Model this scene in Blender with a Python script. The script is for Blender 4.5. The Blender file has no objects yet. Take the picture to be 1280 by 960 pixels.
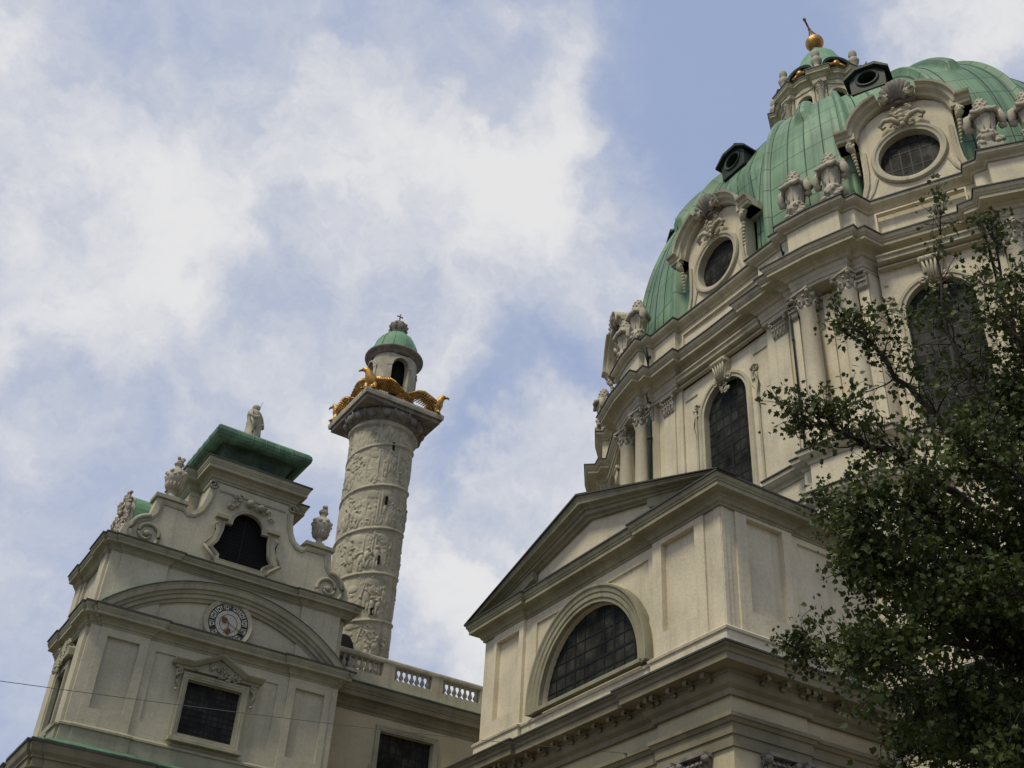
import bpy, bmesh, math, random
from math import sin, cos, pi, radians, sqrt, atan2
from mathutils import Vector, Matrix, noise
from mathutils.geometry import tessellate_polygon
random.seed(7)
SC = bpy.context.scene
COL = SC.collection

# ------------------------------------------------------------------ camera
cam = bpy.data.cameras.new('camera'); camo = bpy.data.objects.new('camera', cam); COL.objects.link(camo)
cam.sensor_width = 36.0; cam.lens = 1450 / 1280 * 36.0; cam.clip_end = 5000; cam.clip_start = 0.1
RX = Vector((0.83934956, -0.54096225, 0.05340569))
DN = Vector((0.35122278, 0.46470717, -0.81282827))
FW = Vector((0.41489141, 0.70100434, 0.58005002))
camo.matrix_world = Matrix(((RX.x, -DN.x, -FW.x, 0), (RX.y, -DN.y, -FW.y, 0), (RX.z, -DN.z, -FW.z, 1.6), (0, 0, 0, 1)))
SC.camera = camo

# ------------------------------------------------------------------ world, sun, exposure
SUN_AZ, SUN_EL = radians(196), radians(57)      # direction towards the sun, azimuth from +x
w = bpy.data.worlds.new('World'); SC.world = w; w.use_nodes = True
wn, wl = w.node_tree.nodes, w.node_tree.links
wn.clear()
def N(t, **k):
    n = wn.new(t)
    for a, b in k.items(): setattr(n, a, b)
    return n
wout = N('ShaderNodeOutputWorld'); wbg = N('ShaderNodeBackground'); wbg.inputs[1].default_value = 0.1
sky = N('ShaderNodeTexSky'); sky.sky_type = 'NISHITA'; sky.sun_disc = False
sky.sun_elevation = SUN_EL; sky.sun_rotation = pi / 2 - SUN_AZ
sky.air_density = 1.0; sky.dust_density = 1.6; sky.ozone_density = 1.2
tc = N('ShaderNodeTexCoord')
def math_(op, a, b=None, clamp=False):
    n = N('ShaderNodeMath', operation=op); n.use_clamp = clamp
    for i, v in enumerate((a, b)):
        if v is None: continue
        if hasattr(v, 'links'): wl.new(v, n.inputs[i])
        else: n.inputs[i].default_value = v
    return n.outputs[0]
def noise_(scale, detail, rough, vec, dist=0.0):
    n = N('ShaderNodeTexNoise'); n.inputs['Scale'].default_value = scale; n.inputs['Detail'].default_value = detail
    n.inputs['Roughness'].default_value = rough; n.inputs['Distortion'].default_value = dist
    wl.new(vec, n.inputs['Vector']); return n.outputs['Fac']
# cloud direction, slightly warped so the banks get torn edges
nz = N('ShaderNodeTexNoise'); nz.inputs['Scale'].default_value = 5.5; nz.inputs['Detail'].default_value = 6; nz.inputs['Roughness'].default_value = 0.6
wl.new(tc.outputs['Generated'], nz.inputs['Vector'])
sub = N('ShaderNodeVectorMath', operation='SUBTRACT'); wl.new(nz.outputs['Color'], sub.inputs[0]); sub.inputs[1].default_value = (.5, .5, .5)
scl = N('ShaderNodeVectorMath', operation='SCALE'); wl.new(sub.outputs[0], scl.inputs[0]); scl.inputs['Scale'].default_value = 0.30
addv = N('ShaderNodeVectorMath', operation='ADD'); wl.new(tc.outputs['Generated'], addv.inputs[0]); wl.new(scl.outputs[0], addv.inputs[1])
CDIR = addv.outputs[0]
# cloud banks: (direction, angular radius in degrees, weight); positive = cloud, negative = open sky
BANKS = [
    ((0.255, 0.700, 0.667), 12.0, 0.52), ((0.326, 0.626, 0.708), 8.5, 0.22), ((0.132, 0.711, 0.690), 7.0, 0.30),
    ((0.139, 0.809, 0.571), 6.0, 0.30), ((0.055, 0.850, 0.525), 6.0, 0.46), ((-0.02, 0.702, 0.712), 8.0, 0.50), ((0.05, 0.770, 0.630), 7.0, 0.40),
    ((0.409, 0.802, 0.435), 4.5, 0.60), ((0.464, 0.795, 0.390), 4.5, 0.50), ((0.474, 0.711, 0.519), 3.8, 1.15),
    ((0.519, 0.356, 0.777), 6.0, 0.42), ((0.590, 0.296, 0.755), 7.0, 0.50), ((0.323, 0.737, 0.594), 6.0, 0.28),
    ((0.403, 0.616, 0.677), 6.0, 0.36), ((0.139, 0.904, 0.404), 7.0, 0.30), ((0.390, 0.520, 0.760), 3.6, 0.40),
    ((0.248, 0.559, 0.791), 5.5, -0.40), ((0.456, 0.500, 0.735), 6.5, -0.50), ((0.440, 0.450, 0.775), 6.0, -0.55),
    ((0.405, 0.675, 0.610), 4.0, -0.35), ((0.425, 0.735, 0.533), 4.5, -0.50), ((0.068, 0.690, 0.722), 5.0, -0.28),
    ((0.110, 0.845, 0.520), 3.0, -0.35), ((0.190, 0.850, 0.490), 5.0, -0.25),
]
acc = None
nrm = N('ShaderNodeVectorMath', operation='NORMALIZE'); wl.new(CDIR, nrm.inputs[0])
for d, ang, wt in BANKS:
    v = Vector(d).normalized()
    dp = N('ShaderNodeVectorMath', operation='DOT_PRODUCT'); wl.new(nrm.outputs[0], dp.inputs[0]); dp.inputs[1].default_value = v
    mr = N('ShaderNodeMapRange', interpolation_type='SMOOTHERSTEP')
    mr.inputs['From Min'].default_value = cos(radians(ang * 1.35)); mr.inputs['From Max'].default_value = cos(radians(ang * .15))
    mr.inputs['To Min'].default_value = 0; mr.inputs['To Max'].default_value = wt
    wl.new(dp.outputs['Value'], mr.inputs['Value'])
    acc = mr.outputs[0] if acc is None else math_('ADD', acc, mr.outputs[0])
n1 = noise_(4.2, 9, 0.58, CDIR); n2 = noise_(12.0, 8, 0.6, CDIR)
cov = math_('ADD', math_('ADD', math_('MULTIPLY', acc, 0.66), math_('MULTIPLY', math_('SUBTRACT', n1, 0.5), 2.3)), math_('MULTIPLY', math_('SUBTRACT', n2, 0.5), 0.8))
mrc = N('ShaderNodeMapRange', interpolation_type='SMOOTHSTEP')
mrc.inputs['From Min'].default_value = -0.66; mrc.inputs['From Max'].default_value = 0.95; wl.new(cov, mrc.inputs['Value'])
ccol = N('ShaderNodeValToRGB')
e = ccol.color_ramp.elements
e[0].position = 0.0; e[0].color = (5.3, 5.85, 7.2, 1)
e[1].position = 1.0; e[1].color = (8.5, 8.5, 8.6, 1)
m = ccol.color_ramp.elements.new(0.62); m.color = (6.9, 7.1, 7.6, 1)
wl.new(mrc.outputs[0], ccol.inputs['Fac'])
mix = N('ShaderNodeMixRGB'); wl.new(mrc.outputs[0], mix.inputs['Fac'])
# thin veil over the clear sky as well: pale spring blue
veil = N('ShaderNodeMixRGB'); veil.inputs['Fac'].default_value = 0.72; veil.inputs['Color2'].default_value = (4.5, 5.45, 8.0, 1)
wl.new(sky.outputs[0], veil.inputs['Color1'])
wl.new(veil.outputs[0], mix.inputs['Color1']); wl.new(ccol.outputs['Color'], mix.inputs['Color2'])
wl.new(mix.outputs[0], wbg.inputs[0]); wl.new(wbg.outputs[0], wout.inputs[0])

sun = bpy.data.lights.new('sun', 'SUN'); suno = bpy.data.objects.new('sun', sun); COL.objects.link(suno)
sun.energy = 2.6; sun.angle = radians(12); sun.color = (1.0, 0.915, 0.71)
sd = Vector((cos(SUN_EL) * cos(SUN_AZ), cos(SUN_EL) * sin(SUN_AZ), sin(SUN_EL)))
suno.rotation_euler = sd.to_track_quat('Z', 'Y').to_euler()
VS = SC.view_settings
VS.view_transform = 'Standard'; VS.look = 'None'; VS.exposure = -0.12; VS.gamma = 1; VS.use_curve_mapping = False
SC.cycles.max_bounces = 5; SC.cycles.diffuse_bounces = 3

# ------------------------------------------------------------------ materials
def mat(name, base, rough=0.85, var=0.12, scale=0.6, streak=0.0, streak_col=(.12, .115, .09), bump=0.0, bscale=8.0, metal=0.0,
        grain=0.06, spec=0.3, base2=None):
    m = bpy.data.materials.new(name); m.use_nodes = True
    nt = m.node_tree; b = nt.nodes['Principled BSDF']
    b.inputs['Roughness'].default_value = rough; b.inputs['Metallic'].default_value = metal
    b.inputs['Specular IOR Level'].default_value = spec
    g = nt.nodes.new('ShaderNodeTexCoord').outputs['Object']
    def nse(sc, det=5, vec=g, ro=.6):
        n = nt.nodes.new('ShaderNodeTexNoise'); n.inputs['Scale'].default_value = sc; n.inputs['Detail'].default_value = det
        n.inputs['Roughness'].default_value = ro; nt.links.new(vec, n.inputs['Vector']); return n.outputs['Fac']
    r = nt.nodes.new('ShaderNodeValToRGB'); c = Vector(base)
    lo = [x * (1 - var) for x in base] if base2 is None else base2
    hi = [min(1, x * (1 + var)) for x in base]
    r.color_ramp.elements[0].position = .32; r.color_ramp.elements[1].position = .68
    r.color_ramp.elements[0].color = (*lo, 1); r.color_ramp.elements[1].color = (*hi, 1)
    nt.links.new(nse(scale), r.inputs['Fac'])
    colr = r.outputs[0]
    if grain:
        gr = nt.nodes.new('ShaderNodeMixRGB'); gr.blend_type = 'OVERLAY'; gr.inputs['Fac'].default_value = grain * 6
        nt.links.new(colr, gr.inputs['Color1'])
        bw = nt.nodes.new('ShaderNodeMapRange'); bw.inputs['To Min'].default_value = .3; bw.inputs['To Max'].default_value = .7
        nt.links.new(nse(scale * 14, 4), bw.inputs['Value']); nt.links.new(bw.outputs[0], gr.inputs['Color2'])
        colr = gr.outputs[0]
    if streak:
        mp = nt.nodes.new('ShaderNodeMapping'); mp.inputs['Scale'].default_value = (2.6, 2.6, 0.16); nt.links.new(g, mp.inputs['Vector'])
        f = nse(1.0, 6, mp.outputs[0], .65)
        mr = nt.nodes.new('ShaderNodeMapRange'); mr.inputs['From Min'].default_value = .50; mr.inputs['From Max'].default_value = .78
        mr.inputs['To Max'].default_value = streak; nt.links.new(f, mr.inputs['Value'])
        mx = nt.nodes.new('ShaderNodeMixRGB'); nt.links.new(mr.outputs[0], mx.inputs['Fac']); nt.links.new(colr, mx.inputs['Color1'])
        mx.inputs['Color2'].default_value = (*streak_col, 1); colr = mx.outputs[0]
    nt.links.new(colr, b.inputs['Base Color'])
    if bump:
        bp = nt.nodes.new('ShaderNodeBump'); bp.inputs['Strength'].default_value = bump; bp.inputs['Distance'].default_value = .05
        nt.links.new(nse(bscale, 6), bp.inputs['Height']); nt.links.new(bp.outputs[0], b.inputs['Normal'])
    return m
M = dict(
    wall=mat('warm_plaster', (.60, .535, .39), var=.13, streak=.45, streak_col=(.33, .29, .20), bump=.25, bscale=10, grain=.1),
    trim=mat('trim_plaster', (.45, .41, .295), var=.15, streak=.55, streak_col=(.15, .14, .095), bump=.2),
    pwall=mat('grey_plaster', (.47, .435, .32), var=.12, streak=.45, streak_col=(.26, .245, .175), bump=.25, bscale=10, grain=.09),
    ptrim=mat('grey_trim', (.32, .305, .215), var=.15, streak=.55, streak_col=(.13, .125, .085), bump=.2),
    ctrim=mat('soiled_shaded_trim', (.27, .255, .17), var=.2, streak=.6, streak_col=(.11, .105, .07), bump=.2),  # soiled olive-grey, deepened in the colour for shade contrast under the cornices
    ochre=mat('link_plaster', (.45, .395, .255), var=.1, streak=.2, streak_col=(.26, .24, .18), bump=.1),
    dirty_shaded=mat('weathered_shaded_cornice', (.20, .18, .115), var=.25, streak=.5, streak_col=(.12, .11, .085), bump=.2),  # weathered tone, with the shade under the cornices put into the colour
    stone=mat('weathered_stone', (.42, .385, .30), var=.22, scale=1.6, streak=.5, streak_col=(.11, .10, .085), bump=.4, bscale=14),
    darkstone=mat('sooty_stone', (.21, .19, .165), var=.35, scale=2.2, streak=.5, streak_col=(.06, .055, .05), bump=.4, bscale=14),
    relief=mat('relief_stone', (.42, .385, .285), var=.2, scale=.9, streak=.55, streak_col=(.13, .12, .10), bump=.35, bscale=16),
    lead=mat('lead_flashing', (.055, .058, .048), rough=.6, var=.3),
    pane=mat('leaded_glass', (.034, .034, .030), rough=.4, var=.6, scale=1.3, spec=.018),
    bar=mat('window_iron', (.005, .005, .005), rough=.6, var=.2),
    black=mat('dark_interior', (.006, .006, .006), rough=.9, var=.2),
    copper=mat('copper_patina', (.15, .285, .172), rough=.65, var=.25, scale=.8, streak=.55, streak_col=(.035, .07, .05), bump=.1),
    copperold=mat('old_copper', (.095, .18, .11), rough=.65, var=.45, scale=1.2, streak=.95, streak_col=(.03, .055, .035), bump=.2),
    copperdark=mat('dark_patina', (.022, .036, .028), rough=.6, var=.4, scale=1.2, streak=.5, streak_col=(.01, .014, .012)),
    gold=mat('gilding', (.46, .265, .08), rough=.46, var=.4, scale=2.8, metal=.8, bump=.5, bscale=11, streak=.5, streak_col=(.10, .06, .025)),
    dial=mat('dial_white', (.50, .48, .40), rough=.6, var=.06, scale=3),
    ink=mat('dial_black', (.015, .015, .015), rough=.6, var=.1),
    rust=mat('hand_gilt', (.16, .085, .03), rough=.6, var=.3, scale=6),
    bark=mat('bark', (.045, .036, .028), var=.35, scale=6, bump=.5, bscale=22),
    ground=mat('paving', (.12, .105, .08), var=.2, scale=.4, bump=.2),
    lamp=mat('wire_black', (.10, .10, .095), rough=.5, var=.1),
)
def glass_cells():
    m = M['pane']; nt = m.node_tree; b = nt.nodes['Principled BSDF']
    v = nt.nodes.new('ShaderNodeTexVoronoi'); v.inputs['Scale'].default_value = 2.2; g = nt.nodes.new('ShaderNodeTexCoord'); nt.links.new(g.outputs['Object'], v.inputs['Vector'])
    sb = nt.nodes.new('ShaderNodeVectorMath'); sb.operation = 'SUBTRACT'; sb.inputs[1].default_value = (.5, .5, .5); nt.links.new(v.outputs['Color'], sb.inputs[0])
    sc_ = nt.nodes.new('ShaderNodeVectorMath'); sc_.operation = 'SCALE'; sc_.inputs['Scale'].default_value = .10; nt.links.new(sb.outputs[0], sc_.inputs[0])
    ge = nt.nodes.new('ShaderNodeNewGeometry'); ad = nt.nodes.new('ShaderNodeVectorMath'); ad.operation = 'ADD'; nt.links.new(ge.outputs['Normal'], ad.inputs[0]); nt.links.new(sc_.outputs[0], ad.inputs[1])
    nm = nt.nodes.new('ShaderNodeVectorMath'); nm.operation = 'NORMALIZE'; nt.links.new(ad.outputs[0], nm.inputs[0]); nt.links.new(nm.outputs[0], b.inputs['Normal'])
    cs = b.inputs['Base Color'].links[0].from_socket; mr = nt.nodes.new('ShaderNodeMapRange'); mr.inputs['To Min'].default_value = .75; mr.inputs['To Max'].default_value = 1.3
    sx = nt.nodes.new('ShaderNodeSeparateColor'); nt.links.new(v.outputs['Color'], sx.inputs[0]); nt.links.new(sx.outputs[0], mr.inputs['Value'])
    mu = nt.nodes.new('ShaderNodeVectorMath'); mu.operation = 'SCALE'; nt.links.new(cs, mu.inputs[0]); nt.links.new(mr.outputs[0], mu.inputs['Scale']); nt.links.new(mu.outputs[0], b.inputs['Base Color'])  # grey base, varied per cell, stands in for uneven sky reflections
glass_cells()
def copper_sheets():
    m = bpy.data.materials.new('dome_copper_sheets'); m.use_nodes = True; nt = m.node_tree; b = nt.nodes['Principled BSDF']
    L = nt.links.new; nn = nt.nodes.new
    b.inputs['Roughness'].default_value = .58; b.inputs['Specular IOR Level'].default_value = .35
    t = nn('ShaderNodeTexCoord')
    br = nn('ShaderNodeTexBrick'); br.inputs['Scale'].default_value = 1.0; br.inputs['Brick Width'].default_value = 1.0; br.inputs['Row Height'].default_value = 1.0
    br.offset = 0.0; br.inputs['Mortar Size'].default_value = .022; br.inputs['Mortar Smooth'].default_value = .35; br.inputs['Bias'].default_value = 0
    br.inputs['Color1'].default_value = (.150, .290, .172, 1); br.inputs['Color2'].default_value = (.205, .345, .220, 1); br.inputs['Mortar'].default_value = (.06, .115, .08, 1)
    # wobble so the sheets do not line up perfectly
    L(t.outputs['UV'], br.inputs['Vector'])
    n1 = nn('ShaderNodeTexNoise'); n1.inputs['Scale'].default_value = .45; n1.inputs['Detail'].default_value = 7; L(t.outputs['Object'], n1.inputs['Vector'])
    r1 = nn('ShaderNodeValToRGB'); r1.color_ramp.elements[0].position = .3; r1.color_ramp.elements[1].position = .72
    r1.color_ramp.elements[0].color = (.50, .52, .46, 1); r1.color_ramp.elements[1].color = (1.2, 1.12, 1.1, 1); L(n1.outputs['Fac'], r1.inputs['Fac'])
    mu = nn('ShaderNodeMixRGB'); mu.blend_type = 'MULTIPLY'; mu.inputs['Fac'].default_value = .8; L(br.outputs['Color'], mu.inputs['Color1']); L(r1.outputs[0], mu.inputs['Color2'])
    mp = nn('ShaderNodeMapping'); mp.inputs['Scale'].default_value = (2.2, .12, 1); L(t.outputs['UV'], mp.inputs['Vector'])
    n2 = nn('ShaderNodeTexNoise'); n2.inputs['Scale'].default_value = 1.6; n2.inputs['Detail'].default_value = 6; n2.inputs['Roughness'].default_value = .65; L(mp.outputs[0], n2.inputs['Vector'])
    mr = nn('ShaderNodeMapRange'); mr.inputs['From Min'].default_value = .48; mr.inputs['From Max'].default_value = .72; mr.inputs['To Max'].default_value = .95; L(n2.outputs['Fac'], mr.inputs['Value'])
    mx = nn('ShaderNodeMixRGB'); L(mr.outputs[0], mx.inputs['Fac']); L(mu.outputs[0], mx.inputs['Color1']); mx.inputs['Color2'].default_value = (.045, .085, .06, 1)
    L(mx.outputs[0], b.inputs['Base Color'])
    bp = nn('ShaderNodeBump'); bp.inputs['Strength'].default_value = .5; bp.inputs['Distance'].default_value = .06; bp.invert = True
    L(br.outputs['Fac'], bp.inputs['Height']); L(bp.outputs[0], b.inputs['Normal'])
    return m
M['sheets'] = copper_sheets()
def leaf_mat(name, c1, c2):
    m = bpy.data.materials.new(name); m.use_nodes = True; nt = m.node_tree; b = nt.nodes['Principled BSDF']
    b.inputs['Roughness'].default_value = .5; b.inputs['Specular IOR Level'].default_value = .25
    n = nt.nodes.new('ShaderNodeTexNoise'); n.inputs['Scale'].default_value = 3.0; n.inputs['Detail'].default_value = 3
    g = nt.nodes.new('ShaderNodeTexCoord'); nt.links.new(g.outputs['Object'], n.inputs['Vector'])
    r = nt.nodes.new('ShaderNodeValToRGB'); r.color_ramp.elements[0].position = .35; r.color_ramp.elements[1].position = .65
    r.color_ramp.elements[0].color = (*c1, 1); r.color_ramp.elements[1].color = (*c2, 1)
    nt.links.new(n.outputs['Fac'], r.inputs['Fac']); nt.links.new(r.outputs[0], b.inputs['Base Color'])
    tr = nt.nodes.new('ShaderNodeBsdfTranslucent'); nt.links.new(r.outputs[0], tr.inputs['Color'])
    mx = nt.nodes.new('ShaderNodeMixShader'); mx.inputs[0].default_value = .28
    nt.links.new(b.outputs[0], mx.inputs[1]); nt.links.new(tr.outputs[0], mx.inputs[2])
    nt.links.new(mx.outputs[0], nt.nodes['Material Output'].inputs['Surface'])
    return m
M['leaf'] = leaf_mat('spring_leaf', (.028, .043, .010), (.085, .108, .025))

# ------------------------------------------------------------------ mesh helpers
class MB:
    def __init__(self): self.v = []; self.f = []; self.smooth = []
    def add(self, verts, faces, smooth=False):
        o = len(self.v); self.v += [tuple(p) for p in verts]
        self.f += [tuple(i + o for i in f) for f in faces]; self.smooth += [smooth] * len(faces)
    def box(self, mp, u0, u1, a0, a1, z0, z1):          # mp(u, z, o); o from a0 to a1
        c = [mp(u, z, o) for o in (a0, a1) for z in (z0, z1) for u in (u0, u1)]
        self.add(c, [(0, 1, 3, 2), (4, 6, 7, 5), (0, 4, 5, 1), (2, 3, 7, 6), (0, 2, 6, 4), (1, 5, 7, 3)])
    def slab(self, outer, holes, mp, o0, o1):
        loops = [outer] + holes; flat = [p for l in loops for p in l]; n = len(flat)
        tris = tessellate_polygon([[Vector((p[0], p[1], 0)) for p in l] for l in loops])
        vs = [mp(p[0], p[1], o0) for p in flat] + [mp(p[0], p[1], o1) for p in flat]
        fs = [tuple(t) for t in tris] + [tuple(i + n for i in t) for t in tris]
        k = 0
        for l in loops:
            m_ = len(l)
            for i in range(m_):
                j = (i + 1) % m_; fs.append((k + i, k + j, n + k + j, n + k + i))
            k += m_
        self.add(vs, fs)
    def prism(self, poly, z0, z1):
        n = len(poly); tris = tessellate_polygon([[Vector((p[0], p[1], 0)) for p in poly]])
        vs = [(p[0], p[1], z0) for p in poly] + [(p[0], p[1], z1) for p in poly]
        self.add(vs, [tuple(t) for t in tris] + [tuple(i + n for i in t) for t in tris] + [(i, (i + 1) % n, n + (i + 1) % n, n + i) for i in range(n)])
    def sweep(self, path, prof, mp, closed=False, smooth=False):   # prof: (n, w) closed polygon; n to the right of travel
        P = [Vector(p) for p in path]; n = len(P); rows = []
        for i in range(n):
            if closed: a, b, c = P[i - 1], P[i], P[(i + 1) % n]
            else: a, b, c = P[max(i - 1, 0)], P[i], P[min(i + 1, n - 1)]
            d1 = (b - a); d2 = (c - b)
            if d1.length < 1e-9: d1 = d2
            if d2.length < 1e-9: d2 = d1
            d1 = d1.normalized(); d2 = d2.normalized()
            n1 = Vector((d1.y, -d1.x)); n2 = Vector((d2.y, -d2.x)); mm = (n1 + n2) / max(.25, 1 + n1.dot(n2))
            rows.append([mp(b.x + mm.x * q, b.y + mm.y * q, w_) for q, w_ in prof])
        k = len(prof); vs = [v for r in rows for v in r]; fs = []
        for i in range(n if closed else n - 1):
            j = (i + 1) % n
            for s in range(k):
                t = (s + 1) % k; fs.append((i * k + s, i * k + t, j * k + t, j * k + s))
        if not closed:
            fs += [tuple(range(k)), tuple(range((n - 1) * k, n * k))]
        self.add(vs, fs, smooth)
    def lathe(self, c, prof, seg=24, ex=1.0, ey=1.0, a0=0.0, a1=2 * pi, smooth=True, axis='z'):
        full = abs(a1 - a0 - 2 * pi) < 1e-6; m_ = seg if full else seg + 1; vs = []
        for i in range(m_):
            a = a0 + (a1 - a0) * i / seg
            for r, z in prof: vs.append((c[0] + r * ex * cos(a), c[1] + r * ey * sin(a), c[2] + z))
        k = len(prof); fs = []
        for i in range(seg):
            j = (i + 1) % m_
            for s in range(k - 1): fs.append((i * k + s, j * k + s, j * k + s + 1, i * k + s + 1))
        self.add(vs, fs, smooth)
    def tube(self, pts, rad, seg=8, smooth=True, flat=1.0):
        P = [Vector(p) for p in pts]; n = len(P); vs = []
        if not hasattr(rad, '__len__'): rad = [rad] * n
        ref = Vector((0, 0, 1))
        for i in range(n):
            d = (P[min(i + 1, n - 1)] - P[max(i - 1, 0)])
            d = d.normalized() if d.length > 1e-9 else Vector((0, 0, 1))
            a = d.cross(ref)
            if a.length < 1e-3: a = d.cross(Vector((1, 0, 0)))
            a.normalize(); b = d.cross(a)
            for s in range(seg):
                t = 2 * pi * s / seg; vs.append(P[i] + (a * cos(t) + b * sin(t) * flat) * rad[i])
        fs = [(i * seg + s, i * seg + (s + 1) % seg, (i + 1) * seg + (s + 1) % seg, (i + 1) * seg + s) for i in range(n - 1) for s in range(seg)]
        fs += [tuple(range(seg)), tuple(range((n - 1) * seg, n * seg))]
        self.add(vs, fs, smooth)
    def ball(self, c, r, seg=12, rings=8, s=(1, 1, 1)):
        prof = [(sin(pi * i / rings) * r, -cos(pi * i / rings) * r) for i in range(rings + 1)]
        vs = []; k = rings + 1
        for i in range(seg):
            a = 2 * pi * i / seg
            for q, z in prof: vs.append((c[0] + q * cos(a) * s[0], c[1] + q * sin(a) * s[1], c[2] + z * s[2]))
        self.add(vs, [(i * k + j, ((i + 1) % seg) * k + j, ((i + 1) % seg) * k + j + 1, i * k + j + 1) for i in range(seg) for j in range(rings)], True)
    def build(self, name, m, parent=None, origin=None, keep=False):
        me = bpy.data.meshes.new(name); o = Vector(origin) if origin else Vector((0, 0, 0))
        if parent is not None and origin is None: o = Vector(parent['_o'])
        me.from_pydata([(p[0] - o.x, p[1] - o.y, p[2] - o.z) for p in self.v], [], self.f)
        me.polygons.foreach_set('use_smooth', self.smooth)
        me.materials.append(M[m] if isinstance(m, str) else m)
        bm = bmesh.new(); bm.from_mesh(me)
        bmesh.ops.remove_doubles(bm, verts=bm.verts, dist=1e-5) if not keep else None
        bmesh.ops.recalc_face_normals(bm, faces=bm.faces) if not keep else None
        bm.to_mesh(me); bm.free()
        ob = bpy.data.objects.new(name, me); COL.objects.link(ob); ob['_o'] = tuple(o)
        if parent is not None:
            ob.parent = parent; ob.location = o - Vector(parent['_o'])
        else: ob.location = o
        return ob
def thing(name, label, cat, loc, group=None):
    o = bpy.data.objects.new(name, None); COL.objects.link(o); o.location = loc; o['_o'] = tuple(loc)
    o.empty_display_size = .3; o['label'] = label; o['category'] = cat
    if group: o['group'] = group
    return o
def tag(o, label, cat, group=None):
    o['label'] = label; o['category'] = cat
    if group: o['group'] = group
    return o
def kids(o): return [c for c in COL.objects if c.parent == o]
def dup(root, loc, label, rz=0, group=None):
    r = root.copy(); COL.objects.link(r); r.location = loc; r.rotation_euler = (0, 0, rz); r['label'] = label; r['_o'] = tuple(loc)
    if group: r['group'] = group
    for ch in kids(root):
        c = ch.copy(); COL.objects.link(c); c.parent = r
        for g in kids(ch):
            d = g.copy(); COL.objects.link(d); d.parent = c
    return r
def S(y0): return lambda u, z, o: (u, y0 - o, z)           # south face
def Ea(x0): return lambda u, z, o: (x0 - o, u, z)          # east (left-hand) face
def fr(O, t, n): return lambda u, z, o: (O[0] + t[0] * u + n[0] * o, O[1] + t[1] * u + n[1] * o, z)
PLAN = lambda p, q, w_: (p, q, w_)
def rect(u0, u1, z0, z1): return [(u0, z0), (u1, z0), (u1, z1), (u0, z1)]
def arch(uc, hw, z0, zs, n=20, rz=None):                   # arched opening outline
    rz = hw if rz is None else rz
    return [(uc - hw, z0), (uc + hw, z0)] + [(uc + hw * cos(pi * i / n), zs + rz * sin(pi * i / n)) for i in range(n + 1)]
def oval(uc, zc, a, b, n=36): return [(uc + a * cos(2 * pi * i / n), zc + b * sin(2 * pi * i / n)) for i in range(n)]
def cornice(zb, zt, p, back=-.12):
    h = zt - zb
    pr = [(0, 0), (.06, 0), (.06, .10), (.16, .14), (.22, .24), (.30, .30), (.34, .30), (.34, .40), (.44, .44), (.80, .47), (.80, .66), (.86, .67), (.86, .72), (.95, .80), (.99, .92), (1, .94), (1, 1)]
    return [(back, zb)] + [(q * p, zb + z * h) for q, z in pr] + [(back, zt + .04)]
def moulding(zb, zt, p, back=-.1):
    h = zt - zb
    return [(back, zb), (p * .35, zb), (p * .45, zb + h * .3), (p * .85, zb + h * .5), (p, zb + h * .7), (p, zt), (back, zt + h * .1)]
def flashing(zt, p, back=-.1, t=.035): return [(p - .30, zt + .012), (p + .03, zt + .004), (p + .035, zt - .03), (p + .05, zt - .03), (p + .05, zt + t), (back, zt + t + .10), (back, zt + .06)]
def add_cornice(par, path, zb, zt, p, m, closed=False, name='cornice', mp=PLAN, flash=True, back=-.12):
    b = MB(); b.sweep(path, cornice(zb, zt, p, back), mp, closed); o = b.build(name, m, par)
    if flash:
        b = MB(); b.sweep(path, flashing(zt + .001, p, back), mp, closed); b.build('flashing', 'lead', o)
    return o
def ring_prof(w_, o0, o1):           # architrave-like frame profile: n outward across width w_, height in o
    return [(-.005, o0), (-.005, o1 * .55), (w_ * .25, o1 * .55), (w_ * .3, o1 * .8), (w_ * .65, o1 * .8), (w_ * .72, o1), (w_, o1), (w_, o0)]
def window(par, mp, outline, depth, nx, nz, bars=.035, heavy=None, name='window', mat_='bar', even=False):
    """dark glazing set back in the wall with iron glazing bars"""
    us = [p[0] for p in outline]; zs = [p[1] for p in outline]; u0, u1, z0, z1 = min(us), max(us), min(zs), max(zs)
    b = MB(); b.slab(outline, [], mp, -depth - .05, -depth); wn_ = b.build(name, 'pane', par)
    n = len(outline)
    def span_u(z):
        xs = []
        for i in range(n):
            (a, c), (d, f) = outline[i], outline[(i + 1) % n]
            if (c - z) * (f - z) < 0: xs.append(a + (d - a) * (z - c) / (f - c))
        return (min(xs), max(xs)) if len(xs) > 1 else None
    def span_z(u):
        xs = []
        for i in range(n):
            (a, c), (d, f) = outline[i], outline[(i + 1) % n]
            if (a - u) * (d - u) < 0: xs.append(c + (f - c) * (u - a) / (d - a))
        return (min(xs), max(xs)) if len(xs) > 1 else None
    b = MB()
    for i in range(1, nx):
        u = u0 + (u1 - u0) * i / nx; s = span_z(u); t = bars * (2.4 if heavy and i in heavy[0] else 1)
        if s: b.box(mp, u - t / 2, u + t / 2, -depth + .003, -depth + .018, s[0], s[1])
    for i in range(1, nz):
        z = z0 + (z1 - z0) * i / nz; s = span_u(z); t = bars * (2.4 if heavy and i in heavy[1] else 1)
        if s: b.box(mp, s[0], s[1], -depth + .002, -depth + .016, z - t / 2, z + t / 2)
    b.build('glazing_bars', mat_, wn_)
    return wn_
def volute_pts(c, r0, turns, a0, sgn=1, n=40):
    return [(c[0] + r0 * (1 - .86 * i / n) * cos(a0 + sgn * 2 * pi * turns * i / n), c[1] + r0 * (1 - .86 * i / n) * sin(a0 + sgn * 2 * pi * turns * i / n)) for i in range(n + 1)]
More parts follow.
